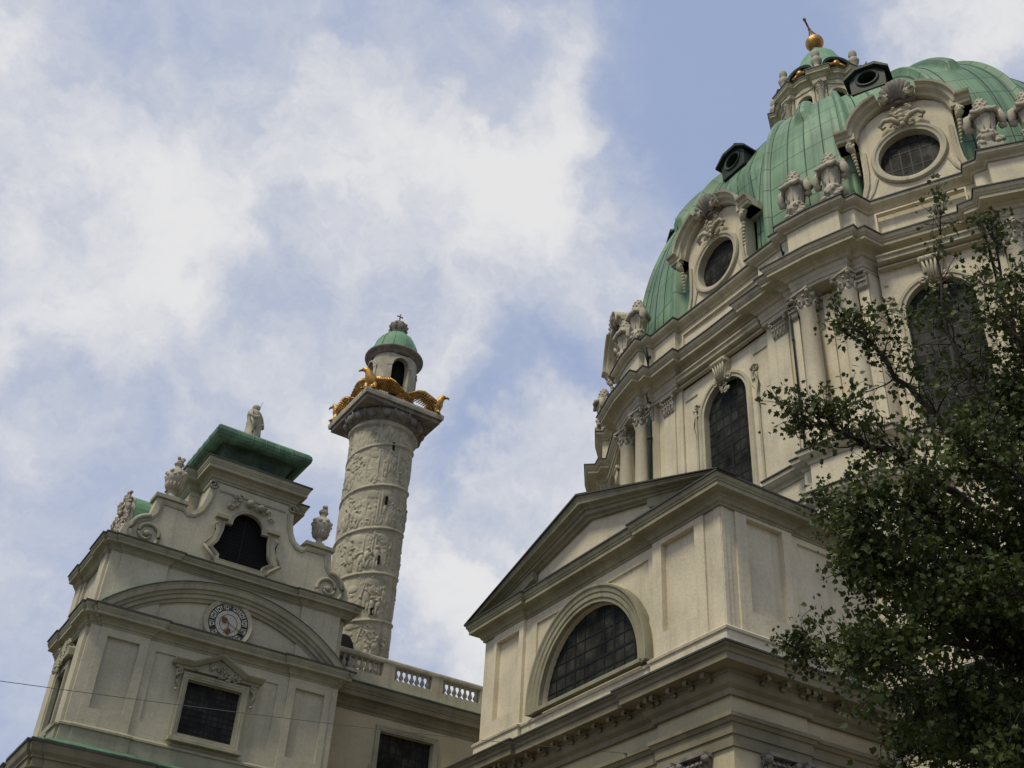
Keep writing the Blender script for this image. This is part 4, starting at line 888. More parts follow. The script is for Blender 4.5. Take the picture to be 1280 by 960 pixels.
for sx, sy in QUAD:
    for x, y in ((-10.42, -5.82), (-9.92, -7.72), (-6.88, -13.72), (-5.6, -15.25)):
        column(RCX + sx * x, RCY + sy * y)
    # pilasters either side of the pier group and at the bay edges
    for x, y, nx_, ny_, wd in ((-10.12, -3.92, -1, -.02, .42), (-10.40, -5.08, -.98, -.15, .2), (-9.58, -8.28, -.96, -.3, .22), (-6.88, -13.0, -.9, -.45, .2), (-4.92, -15.38, -.5, -.86, .2), (-3.8, -15.4, -.3, -.95, .42)):
        n_ = Vector((nx_ * sx, ny_ * sy)).normalized(); t_ = (-n_.y, n_.x); O = (RCX + sx * x, RCY + sy * y); mp = fr(O, t_, (n_.x, n_.y))
        b = MB(); b.box(mp, -wd, wd, -.3, .1, 26.9, 34.1); b.box(mp, -wd * 1.15, wd * 1.15, -.3, .18, 26.88, 27.3); pl = b.build('pilaster', 'wall', RO)
        b = MB(); capital(b, (O[0] + n_.x * .08, O[1] + n_.y * .08, 34.08), .33, .98, False, (n_.x, n_.y), wd); b.build('capital', 'stone', pl)
    # sunk panel between the paired columns
    for (xa, ya), (xb, yb) in (((-9.80, -6.6), (-9.55, -7.35)), ((-6.1, -13.8), (-5.4, -14.6))):
        A = Vector((RCX + sx * xa, RCY + sy * ya)); Bv = Vector((RCX + sx * xb, RCY + sy * yb)); t_ = (Bv - A).normalized(); n_ = Vector((t_.y, -t_.x))
        if n_.dot(A - Vector((RCX, RCY))) < 0: n_ = -n_
        L_ = (Bv - A).length; mp = fr(A, t_, n_)
        b = MB(); b.slab(rect(-.3, L_ + .3, 27.0, 34.9), [rect(.0, L_, 27.8, 33.2)], mp, -.05, .1); b.build('panel', 'wall', RO)
# bays: E, diagonal, S and their mirror images
def bay(O, t, n, hw, wh, lab):
    mp = fr(O, t, n)
    ho = arch(-.12 if lab == 'E' else 0, wh, 26.5, 32.6, 24)
    b = MB(); b.slab([(-hw, 25.0), (hw, 25.0), (hw, 35.3), (-hw, 35.3)], [ho], mp, -.7, 0); bw_ = b.build('bay_wall', 'wall', RO)
    wd = window(RO, mp, ho, .3, 6, 13, .05, heavy=({3}, {4, 8}))
    sh_ = -.12 if lab == 'E' else 0
    ap = [(sh_ - wh, 26.4)] + [(sh_ - wh * cos(pi * i / 30), 32.6 + wh * sin(pi * i / 30)) for i in range(31)] + [(sh_ + wh, 26.4)]
    P3 = lambda p, q, w_: mp(p, q, w_)
    b = MB(); b.sweep(ap, [(q, o) for q, o in [(.0, -.3), (0.0, .04), (.14, .04), (.17, .1), (.30, .1), (.34, .02), (.34, -.3)]][::1] if False else [(-q, o) for q, o in [(-.006, -.3), (-.006, .04), (.14, .04), (.17, .1), (.30, .1), (.34, .02), (.34, -.3)]], P3)
    # eared outer band with scroll ends
    ob = [(-wh - .62, 27.2), (-wh - .62, 33.0), (-wh - .36, 33.0), (-wh - .36, 33.35)]
    for sg in (-1, 1):
        pts = [(sg * abs(x), z) for x, z in ob]; b.sweep(pts, [(-.06, -.02), (-.06, .08), (.06, .08), (.06, -.02)], P3)
        q = (sg * (wh + .55), 33.5); b.tube([mp(p[0], p[1], .06) for p in volute_pts(q, .26, 1.3, pi, -sg, 16)], .06, 5)
        b.tube([mp(sg * (wh + .62), 33.2, .06), mp(sg * (wh + .74), 32.5, .06), mp(sg * (wh + .6), 31.9, .06), mp(sg * (wh + .7), 31.3, .05)], [.08, .07, .05, .03], 5)
    b.box(mp, wh + .5, hw - .15, -.02, .06, 34.25, 34.33); b.box(mp, -hw + .15, -wh - .5, -.02, .06, 34.25, 34.33)
    b.build('surround', 'trim', wd)
    b = MB(); b.slab([(-.3, 33.85), (.3, 33.85), (.46, 34.75), (-.46, 34.75)], [], mp, -.05, .32); b.slab([(-.5, 34.75), (.5, 34.75), (.5, 34.95), (-.5, 34.95)], [], mp, -.05, .45)
    for i in range(5): u = -.3 + .15 * i; b.tube([mp(u * .7, 33.9, .34), mp(u, 34.4, .38), mp(u * 1.2, 34.75, .42)], .055, 6)
    b.tube([mp(-.45, 34.85, .4), mp(.45, 34.85, .4)], .14, 10)
    for sg in (-1, 1): b.tube([mp(p[0], p[1], .2) for p in volute_pts((sg * .48, 33.9), .2, 1.3, pi / 2, sg, 14)], .06, 5)
    carving(b, mp, -.35, .35, 33.2, 33.9, 8, .14, 5, .1); b.build('keystone', 'trim', wd)
    # inner cornice over the bay
    b = MB(); mpl = lambda p, q, w_: mp(p, w_, q)
    b.slab([(-hw + .05, 35.05), (hw - .05, 35.05), (hw - .05, 35.12), (-hw + .05, 35.12)], [], mp, -.05, .3)
    pr = [(0, 35.1), (.1, 35.1), (.16, 35.22), (.5, 35.28), (.5, 35.45), (.6, 35.5), (.6, 35.58), (0, 35.62)]
    b.sweep([(-hw + .1, 0), (hw - .1, 0)], [(-q, z) for q, z in pr], lambda p, q, z: mp(p, z, q)); b.build('inner_cornice', 'trim', wd)
    b = MB(); b.slab(rect(-hw + .25, hw - .25, 37.05, 38.35), [rect(-hw + .33, hw - .33, 37.13, 38.27)], mp, -.1, .04 + PARA); b.build('parapet_panel', 'wall', RO)
    # oval attic window with its broken scrolled pediment
    lmp = lambda u, z, o: mp(u, z, o + .05)
    zc_ = 41.35; ov = oval(0, zc_, 1.36, 1.42, 40)
    half = [(2.62, 39.05), (2.35, 39.5), (2.18, 40.2), (2.12, 41.0), (2.12, 42.9)] + [(2.12 * cos(radians(a)), 42.9 + 1.75 * sin(radians(a))) for a in (15, 30, 45, 60, 75)] + [(0, 44.65)]
    outl = half + [(-x, z) for x, z in half[::-1][1:]]
    b = MB(); b.slab(outl, [ov], lmp, -.7, 0); lc_ = b.build('lucarne', 'wall', RO)
    b = MB(); cp_ = [(2.08, 39.2), (2.08, 42.7)] + [(2.08 * cos(radians(a)), 42.7 + 1.7 * sin(radians(a))) for a in range(12, 180, 12)] + [(-2.08, 42.7), (-2.08, 39.2)]
    b.slab(cp_, [], lmp, -4.4, -.68); b.build('lucarne_cheeks', 'copperdark', lc_)
    lw = window(RO, lmp, ov, .32, 6, 6, .055, name='oval_window')
    P4 = lambda p, q, w_: lmp(p, q, w_)
    b = MB(); b.sweep(ov, [(-.006, -.3), (-.006, .1), (.1, .12), (.16, .18), (.28, .18), (.33, .1), (.33, -.3)], P4, closed=True)
    for sg in (-1, 1):
        pth = [(2.42, 39.15), (2.18, 39.6), (2.0, 40.2), (1.93, 41.0), (1.93, 42.2)]
        b.sweep([(sg * x, z) for x, z in pth], [(-.09, -.05), (-.09, .1), (.09, .1), (.09, -.05)], P4)
        b.sweep([(sg * x, z) for x, z in ((2.15, 39.2), (1.8, 39.7), (1.55, 40.4))], [(-.05, -.05), (-.05, .06), (.05, .06), (.05, -.05)], P4)
    b.build('surround', 'trim', lw)
    for sg in (-1, 1):
        b = MB()
        path = [(3.05, 42.95), (2.2, 42.95)] + [(2.12 * cos(radians(a)) , 42.95 + 1.85 * sin(radians(a))) for a in range(8, 74, 6)]
        path = [(sg * x, z) for x, z in path]
        if sg == -1: path = path[::-1]
        b.sweep(path, [(-.05, -.4), (-.05, .25), (.08, .32), (.16, .55), (.30, .62), (.34, .78), (.44, .82), (.44, -.4)], P4)
        b.box(lmp, *sorted((sg * 2.15, sg * 3.0)), -1.2, .5, 42.9, 43.3)
        q = (sg * .62, 44.78); b.tube([lmp(p[0], p[1], .55) for p in volute_pts(q, .26, 1.5, pi / 2, sg, 20)], .08, 7); b.tube([lmp(q[0], q[1], -.2), lmp(q[0], q[1], .64)], .18, 12)
        # console with garland under the cornice end
        b.tube([lmp(sg * 2.45, 42.85, .3), lmp(sg * 2.45, 42.5, .38), lmp(sg * 2.32, 42.2, .28)], [.22, .2, .1], 9)
        b.tube([lmp(p[0], p[1], .45) for p in volute_pts((sg * 2.45, 42.6), .2, 1.3, 0, sg, 14)], .06, 6)
        for k in range(7): b.ball(lmp(sg * (2.36 - .02 * k), 42.1 - .22 * k, .25), .12 - .009 * k, 8, 5)
        b.build('scroll_cornice', 'trim', lc_)
    b = MB()
    for i in range(9):
        a = radians(18 + 18 * i); b.tube([lmp(.25 * cos(a), 44.5 + .2 * sin(a), .35), lmp(.6 * cos(a), 44.55 + .75 * sin(a), .5), lmp(.78 * cos(a), 44.6 + 1.02 * sin(a), .66)], [.08, .15, .13], 7)
    b.slab([(.8 * cos(radians(a)), 44.5 + 1.0 * sin(radians(a))) for a in range(0, 181, 15)], [], lmp, .0, .3); b.build('shell', 'darkstone', lc_)
    b = MB()
    for sg in (-1, 1):
        b.tube([lmp(sg * .12, 43.1, .3), lmp(sg * .4, 43.45, .36), lmp(sg * .78, 43.55, .32), lmp(sg * 1.0, 43.3, .28), lmp(sg * .9, 43.08, .28), lmp(sg * .74, 43.2, .28)], [.10, .13, .12, .10, .08, .05], 7)
    for k in range(4): b.ball(lmp(0, 43.05 + .28 * k, .26), .15, 8, 6)
    carving(b, lmp, -.5, .5, 43.0, 44.3, 14, .16, 8, .2); b.build('leaf_carving', 'trim', lc_)
PARA = .14
bay((RCX - 10.05, RCY), (0, -1), (-1, 0), 3.0, 1.47, 'E')
PARA = .1
dv = Vector((2.09, -3.94)).normalized(); dn = (-abs(dv.y), -abs(dv.x))
bay((RCX - 7.95, RCY - 10.62), (dv.x, dv.y), dn, 2.2, 1.4, 'SE')
bay((RCX - 7.95, RCY + 10.62), (-dv.x, dv.y), (dn[0], -dn[1]), 2.2, 1.4, 'NE')
bay((RCX, RCY - 15.6), (1, 0), (0, -1), 3.0, 1.33, 'S')
for sg in (-1, 1):     # copper downpipes in the corners beside the bays
    x, y = RCX - 10.62, RCY + sg * 4.98
    q_ = .10 if sg > 0 else .045; b = MB(); b.tube([(x - .25, y, 38.6), (x - .05, y, 38.0), (x, y, 36.6), (x - .1, y, 35.9), (x, y, 35.0), (x, y, 24.9)], q_, 8)
    for z in (38.0, 33.0, 30.0, 27.5): b.tube([(x, y, z), (x, y, z + .12)], q_ * 1.4, 8)
    b.build('downpipe', 'copperdark', RO)
# ------------ dome
DB, DA, DZ, DH = 9.75, 15.4, 39.2, 15.1
EDG = [13, 31, 51, 68]
def ex(tdeg, ph):
    t = tdeg % 180; t = min(t, 180 - t)           # 0 east/west .. 90 south/north
    inside = (13 <= t <= 31) or (51 <= t <= 68)
    e_ = .40 if inside else 0.0
    for q in EDG:
        w_ = abs(t - q)
        if w_ < .8: e_ = max(e_, .42 + .2 * sqrt(1 - (w_ / .8) ** 2))
    c = 22 if t < 41 else 59.5
    if ph > 34 and abs(t - c) < 2.2: e_ = max(e_, .38 + .5 * sqrt(1 - ((t - c) / 2.2) ** 2) * min(1, (ph - 34) / 1.5))
    for q in (0, 41, 90):
        if abs(t - q) < 9 and ph < 30: e_ -= .9 * min(1, (30 - ph) / 12) * min(1, (9 - abs(t - q)) / 1.5)
    return e_
def dome_pt(tdeg, ph, e_=None):
    k = sin(radians(ph)) ** (2 / 2.4); s = max(0, cos(radians(ph))) ** (2 / 2.5); e_ = ex(tdeg, ph) if e_ is None else e_
    t = radians(tdeg); n_ = Vector((-cos(t) / DB, -sin(t) / DA)).normalized(); e_ *= (.35 + .65 * s)
    return (RCX - DB * s * cos(t) + n_.x * e_, RCY - DA * s * sin(t) + n_.y * e_, DZ + DH * k + e_ * .45 * k)
NT, NPH = 900, 56; PHM = 79
me = bpy.data.meshes.new('copper_dome'); vs = []; uvs = []
for i in range(NPH + 1):
    ph = PHM * i / NPH
    for j in range(NT): vs.append(dome_pt(360 * j / NT, ph))
fs = [(i * NT + j, i * NT + (j + 1) % NT, (i + 1) * NT + (j + 1) % NT, (i + 1) * NT + j) for i in range(NPH) for j in range(NT)]
o_ = Vector((RCX, RCY, 0)); me.from_pydata([tuple(Vector(v) - o_) for v in vs], [], fs); me.materials.append(M['sheets'])
uv = me.uv_layers.new(name='UVMap'); li = 0
for i in range(NPH):
    for j in range(NT):
        for (a, c) in ((j, i), (j + 1, i), (j + 1, i + 1), (j, i + 1)):
            uv.data[li].uv = (a * 360 / NT / 4.0 + .5, 25 * PHM / 90 * c / NPH * .55); li += 1
me.polygons.foreach_set('use_smooth', [True] * len(me.polygons))
dm = bpy.data.objects.new('copper_dome', me); COL.objects.link(dm); dm.parent = RO; dm['_o'] = (RCX, RCY, 0)
b = MB()
for j in range(90):
    td = 4 * j + 2
    if abs(ex(td, 50) - ex(td + .8, 50)) > .05: continue
    b.tube([dome_pt(td, PHM * q / 26) for q in range(1, 26)], .03, 4)
b.build('standing_seams', 'copperdark', dm)
b = MB(); b.sweep(full([(-9.9, 0), (-9.6, -5), (-8.0, -9.9), (-5.0, -14.2), (0, -15.6)]), [(-.6, 39.0), (.1, 39.0), (.15, 39.3), (-.05, 39.55), (-.6, 39.7)], PLAN, closed=True); b.build('gutter', 'copperdark', dm)
# small dark oval dormers high on the dome
def dormer(td, ph):
    p = Vector(dome_pt(td, ph, 0)); t = radians(td); n_ = Vector((-cos(t) / DB, -sin(t) / DA)).normalized(); mp = lambda u, z, o: (p.x + .8 * (n_.x * o - n_.y * u), p.y + .8 * (n_.x * u + n_.y * o), p.z + .78 * z)
    ov = oval(0, .35, .62, .55, 28)
    b = MB(); b.slab([(-1.1, -.75), (1.1, -.75), (1.15, .55), (.55, 1.2), (-.55, 1.2), (-1.15, .55)], [ov], mp, -2.6, .55)
    b.slab([(-1.45, .5), (-.62, 1.18), (.62, 1.18), (1.45, .5), (1.45, .68), (.66, 1.42), (-.66, 1.42), (-1.45, .68)], [], mp, -2.6, .85); d = b.build('dormer', 'copperdark', RO)
    b = MB(); b.slab(ov, [], mp, -.2, -.1); b.build('opening', 'black', d)
    b = MB(); b.sweep(ov, [(-.005, .4), (-.005, .62), (.13, .66), (.17, .5)], lambda q, r, w_: mp(q, r, w_), closed=True); b.build('frame', 'copperdark', d)
    b = MB(); q = mp(0, 1.7, .3); b.ball(q, .2, 8, 6)
    for i in range(10):
        a = 2 * pi * i / 10; b.tube([q, mp(.42 * cos(a), 1.75 + .42 * sin(a), .3 + .12 * (-1) ** i)], [.11, .02], 5)
    b.tube([mp(0, 1.35, .3), q], .12, 6); b.build('star_finial', 'copperdark', d)
for td, ph in ((0, 39), (40, 43), (-40, 43)): dormer(td, ph)
# ------------ lantern
LB, LA, LZ = 2.6, 2.85, 51.4; LROT = 13
def lp(td, e_): 
    t = radians(td); n_ = Vector((-cos(t) / LB, -sin(t) / LA)).normalized(); return Vector((RCX - LB * cos(t), RCY - LA * sin(t))) + n_ * e_
b = MB(); b.prism([tuple(lp(td, -.75)) for td in range(0, 360, 15)], LZ - .5, 59.4); lt = b.build('lantern', 'wall', RO)
LBODY = []
for k in range(8):
    c = k * 45 + LROT
    for td, e_ in ((c - 13, .0), (c, .06), (c + 13, .0), (c + 15, .38), (c + 30, .38)): LBODY.append(tuple(lp(td, e_)))
b = MB(); b.sweep(LBODY, [(-.5, 58.75), (.0, 58.75), (.03, 59.), (-.5, 59.)], PLAN, closed=True)
b.sweep(LBODY, cornice(59.15, 59.7, .36, -.6), PLAN, closed=True); b.sweep(LBODY, [(-.5, 58.9), (-.02, 58.9), (-.02, 59.2), (-.5, 59.2)], PLAN, closed=True)
b.build('lantern_cornice', 'trim', lt); b = MB()
b.sweep(LBODY, [(-.5, LZ - .3), (.18, LZ - .3), (.18, LZ + .5), (.26, LZ + .55), (.26, LZ + .75), (-.5, LZ + .85)], PLAN, closed=True); b.build('lantern_plinth', 'trim', lt)
b = MB(); b.sweep(LBODY, flashing(59.72, .36), PLAN, closed=True); b.build('flashing', 'lead', lt)
for k in range(8):
    c = k * 45 + LROT; A, Bv = lp(c + 13, 0), lp(c - 13, 0); O = (A + Bv) / 2; t_ = (A - Bv).normalized(); n_ = Vector((t_.y, -t_.x))
    if n_.dot(O - Vector((RCX, RCY))) < 0: n_ = -n_
    hw = (A - Bv).length / 2; mp = fr(O, t_, n_); ho = arch(0, hw * .8, 54.8, 57.9, 12)
    b = MB(); b.slab(rect(-hw - .05, hw + .05, LZ, 58.9), [ho], mp, -.4, .0)
    ap = [(-hw * .82, 54.8)] + [(-hw * .82 * cos(pi * i / 14), 57.9 + hw * .82 * sin(pi * i / 14)) for i in range(15)] + [(hw * .82, 54.8)]
    b.sweep(ap, [(-q, o) for q, o in [(0, -.1), (0, .06), (.12, .08), (.12, -.1)]], lambda p, q, w_: mp(p, q, w_)); b.slab(rect(-hw, hw, 58.78, 58.86), [], mp, 0, .08)
    b.build('lantern_bay', 'wall', lt)
    b = MB(); b.slab(ho, [], mp, -.3, -.27); b.build('lantern_pane', 'pane', lt)
    b = MB()
    for i in range(1, 5): b.box(mp, -hw * .7, hw * .7, -.27, -.24, 54.8 + i * .75, 54.85 + i * .75)
    for i in (-1, 0, 1): b.box(mp, i * hw * .4 - .02, i * hw * .34 + .02, -.268, -.235, 54.8, 58.5)
    b.build('lantern_bars', 'bar', lt)
    P = lp(c + 22.5, .1); b = MB()
    t2 = (lp(c + 30, 0) - lp(c + 15, 0)).normalized(); n2 = Vector((t2.y, -t2.x))
    if n2.dot(P - Vector((RCX, RCY))) < 0: n2 = -n2
    mp2 = fr(P, t2, n2); b.box(mp2, -.34, .34, -.5, .02, LZ, 58.9)
    b.lathe((P.x + n2.x * .12, P.y + n2.y * .12, LZ + .8), [(.26, 0), (.26, .2), (.2, .3), (.18, 5.8), (.22, 5.86)], 12); capital(b, (P.x + n2.x * .12, P.y + n2.y * .12, 58.05), .2, .7); b.build('lantern_column', 'trim', lt)
b = MB(); b.lathe((RCX, RCY, 0), [(1.0, 59.7), (1.0, 60.5), (.94, 61.3), (.82, 62.0), (.68, 62.7), (.56, 63.4), (.48, 64.0), (.36, 64.5), (.2, 64.9), (.12, 65.3), (.0, 65.35)], 32, 2.2, 2.75); lr = b.build('lantern_roof', 'copper', RO)
b = MB()
for k in range(8):
    c = k * 45 + LROT; P = lp(c, -.1); n_ = (P - Vector((RCX, RCY))).normalized(); mp = fr(P, (-n_.y, n_.x), (n_.x, n_.y))
    ap = [(.75 * cos(pi * i / 10), 60.15 + .6 * sin(pi * i / 10)) for i in range(11)]
    b.sweep(ap, [(0, -.9), (0, .35), (.16, .4), (.2, -.9)], lambda p, q, w_: mp(p, q, w_)); b.slab(ap, [], mp, -.8, -.1)
b.build('eyebrow_gable', 'copperdark', lr)
b = MB()
for k in range(8):
    c = k * 45 + LROT; P = lp(c, .0); n_ = (P - Vector((RCX, RCY))).normalized(); mp = fr(P, (-n_.y, n_.x), (n_.x, n_.y))
    b.ball(mp(0, 60.4, .15), .24, 10, 6)
    for sg in (-1, 1): b.tube([mp(sg * .15, 60.35, .15), mp(sg * .45, 60.27, .12), mp(sg * .7, 60.4, .05)], [.14, .12, .05], 6)
b.build('gilt_ornament', 'gold', lr)
b = MB(); b.lathe((RCX, RCY, 0), [(.3, 65.0), (.18, 65.2), (.3, 65.4), (.2, 65.5)], 16); b.build('orb_foot', 'copperdark', lr)
b = MB(); b.lathe((RCX, RCY, 66.1), [(.6 * sin(pi * i / 14), -.6 * cos(pi * i / 14)) for i in range(15)], 28); b.build('gilt_orb', 'gold', lr)
b = MB(); mp = lambda u, z, o: (RCX + u * .9 - o * .62 - (z - 66.7) * .13, RCY + u * .42 + o * .78 + (z - 66.7) * .16, z)
b.box(mp, -.42, .42, -.05, .05, 68.1, 68.24); b.box(mp, -.08, .08, -.07, .07, 66.6, 68.75)
for u, z in ((-.46, 68.17), (.46, 68.17), (0, 68.8)): b.ball(mp(u, z, 0), .11, 8, 6)
b.tube([mp(-.05, 66.65, -.3), mp(-.02, 67.2, -.14), mp(0, 67.65, 0)], .045, 5); b.tube([mp(.05, 66.65, .3), mp(.02, 67.2, .14), mp(0, 67.65, 0)], .045, 5)
b.build('cross', 'rust', lr)

# ------------------------------------------------------------------ stone trophies on the parapet
def trophy(x, y, z, ang, label):
    t = thing('parapet_trophy', label, 'statue', (x, y, z), 'stone trophies on the drum parapet'); t.scale = (1, 1, 1.15)
    n_ = (cos(ang), sin(ang)); mp = fr((x, y), (-n_[1], n_[0]), n_); mz = lambda u, q, o: mp(u, z + q, o)
    b = MB(); b.box(mz, -.46, .46, -.46, .46, -.05, .2)
    for sg in (-1, 1):
        b.tube([mz(p[0], p[1], .3) for p in volute_pts((sg * .36, .38), .2, 1.3, 0, sg, 12)], .09, 6); b.tube([mz(sg * .2, .28, .45), mz(sg * .42, .3, .42)], .1, 7)
    b.build('plinth', 'stone', t)
    b = MB(); b.lathe((x, y, z), [(.3, .2), (.32, .4), (.3, .5), (.40, .56), (.44, .7), (.43, .92), (.36, 1.0), (.34, 1.08), (.38, 1.3), (.44, 1.62), (.50, 1.86), (.46, 1.95), (.3, 2.0), (.26, 2.1), (0, 2.12)], 20)
    for i in range(9):
        a = 2 * pi * i / 9; b.tube([(x + r * cos(a), y + r * sin(a), z + q) for r, q in ((.34, 1.08), (.38, 1.3), (.44, 1.62), (.49, 1.84))], .035, 5)
    b.build('vase', 'stone', t)
    rnd = random.Random(int(x * 31 + y * 17)); b = MB()
    for i in range(26):
        a = rnd.uniform(0, 6.28); q = rnd.uniform(.58, .95); b.ball((x + .42 * cos(a), y + .42 * sin(a), z + q), rnd.uniform(.06, .12), 7, 5)
    for k in range(2):
        pts = [mz((.56 - .06 * k) * cos(2 * pi * i / 18), 1.93 + .12 * k + .07 * sin(2 * pi * i / 9 + k), (.54 - .06 * k) * sin(2 * pi * i / 18)) for i in range(19)]
        b.tube(pts, .12, 7)
    for sg in (-1, 1):
        b.tube([mz(sg * .45, 2.02, .1), mz(sg * .66, 1.9, .1), mz(sg * .74, 1.62, .06), mz(sg * .68, 1.36, .04), mz(sg * .58, 1.26, .03)], [.12, .17, .2, .17, .08], 9, flat=1.2)
        b.tube([mz(sg * .1, 1.98, .55), mz(sg * .3, 1.82, .58), mz(sg * .5, 1.98, .48)], [.1, .11, .1], 7)
    b.tube([mz(.62, 1.95, .1), mz(.74, 2.08, .1), mz(.7, 2.25, .08)], [.12, .1, .05], 7)
    b.build('drapery', 'stone', t)
    b = MB(); b.lathe((x, y, z), [(.26, 2.08), (.33, 2.2), (.35, 2.42), (.3, 2.66), (.2, 2.86), (.08, 2.98), (0, 3.0)], 14)
    for i in range(40):
        a = i * 2.4; q = i / 40; r = .35 * sqrt(max(0, 1 - q * q)); b.ball((x + r * cos(a), y + r * sin(a), z + 2.25 + .7 * q), .075 - .02 * q, 6, 4)
    b.build('pine_finial', 'stone', t)
for (x, y, an, lab) in ((-10.45, -5.95, 194, 'left one of the two stone trophies on the parapet between the round attic windows'),
                        (-9.95, -7.75, 196, 'right one of the two stone trophies on the parapet between the round attic windows'),
                        (-6.95, -13.85, 218, 'stone trophy on the parapet just right of the right-hand round attic window'),
                        (-5.75, -15.2, 222, 'stone trophy on the parapet at the right edge of the photo'),
                        (-10.45, 5.95, 166, 'front one of the stone trophies clustered at the left end of the parapet'),
                        (-9.95, 7.75, 164, 'rear one of the stone trophies clustered at the left end of the parapet'),
                        (-6.95, 13.85, 142, 'small distant stone trophy on the far pier, lowest at the left of the drum')):
    trophy(RCX + x, RCY + y, 39.2, radians(an), lab)
def finial(td, label):
    P = lp(td, .3); x, y, z = P.x, P.y, 59.8
    t = thing('stone_finial', label, 'finial', (x, y, z), 'stone finials round the lantern')
    b = MB(); b.lathe((x, y, z), [(.26, 0), (.26, .3), (.2, .36), (.17, .5), (.3, .7), (.36, .95), (.26, 1.15), (.16, 1.22)], 14); b.build('vase', 'stone', t)
    b = MB(); b.lathe((x, y, z), [(.14, 1.2), (.16, 1.3), (.27, 1.5), (.24, 1.75), (.1, 1.95), (0, 1.98)], 12); b.build('knob', 'stone', t)
for k, lab in ((35.5, 'stone finial on the lantern cornice nearest the viewer, in front of the green cap'), (80.5, 'stone finial on the lantern cornice just right of the gilded orb'), (125.5, 'stone finial at the right end of the lantern cornice'),
               (-9.5, 'stone finial at the left end of the lantern cornice'), (-54.5, 'stone finial on the far left of the lantern, partly hidden')):
    finial(k, lab)

# ------------------------------------------------------------------ low annex behind the tree
AN = thing('low_annex', 'low cream church annex with a copper-edged roof, half hidden behind the tree', 'building', (37, 21, 0))
AP = [(29.8, 25.2), (29.8, 20.6), (33.0, 15.6), (44, 10), (48, 20), (44, 25.2)]
b = MB(); b.prism(AP, 0, 15.2); b.build('wall', 'wall', AN)
add_cornice(AN, [(29.8, 25.2), (29.8, 20.6), (33.0, 15.6), (44, 10)], 14.3, 15.6, .8, 'dirty_shaded')
b = MB(); b.sweep([(29.8, 25.2), (29.8, 20.6), (33.0, 15.6), (44, 10)], [(-.3, 15.6), (.82, 15.66), (.84, 15.74), (-3.0, 17.6), (-3.0, 17.2)], PLAN); b.build('copper_roof', 'lead', AN)
b = MB(); b.sweep([(29.8, 25.2), (29.8, 20.6), (33.0, 15.6), (44, 10)], moulding(11.6, 12.3, .3), PLAN); b.build('string_course', 'dirty_shaded', AN)

# ------------------------------------------------------------------ overhead wire
b = MB(); A_ = Vector((3.012, 25, 10.354)); B_ = Vector((22.85, 29.94, 13.87)); D_ = B_ - A_; A_ = A_ - D_ * 1.2
b.tube([A_.lerp(B_, i / 24) - Vector((0, 0, .55 * (1 - (2 * i / 24 - 1) ** 2))) for i in range(25)], .008, 5)
b.tube([B_, B_ + Vector((.25, 0, 0))], .04, 6)
tag(b.build('overhead_wire', 'lamp', None, origin=tuple(B_)), 'thin black overhead wire strung across to the chapel wall', 'wire')

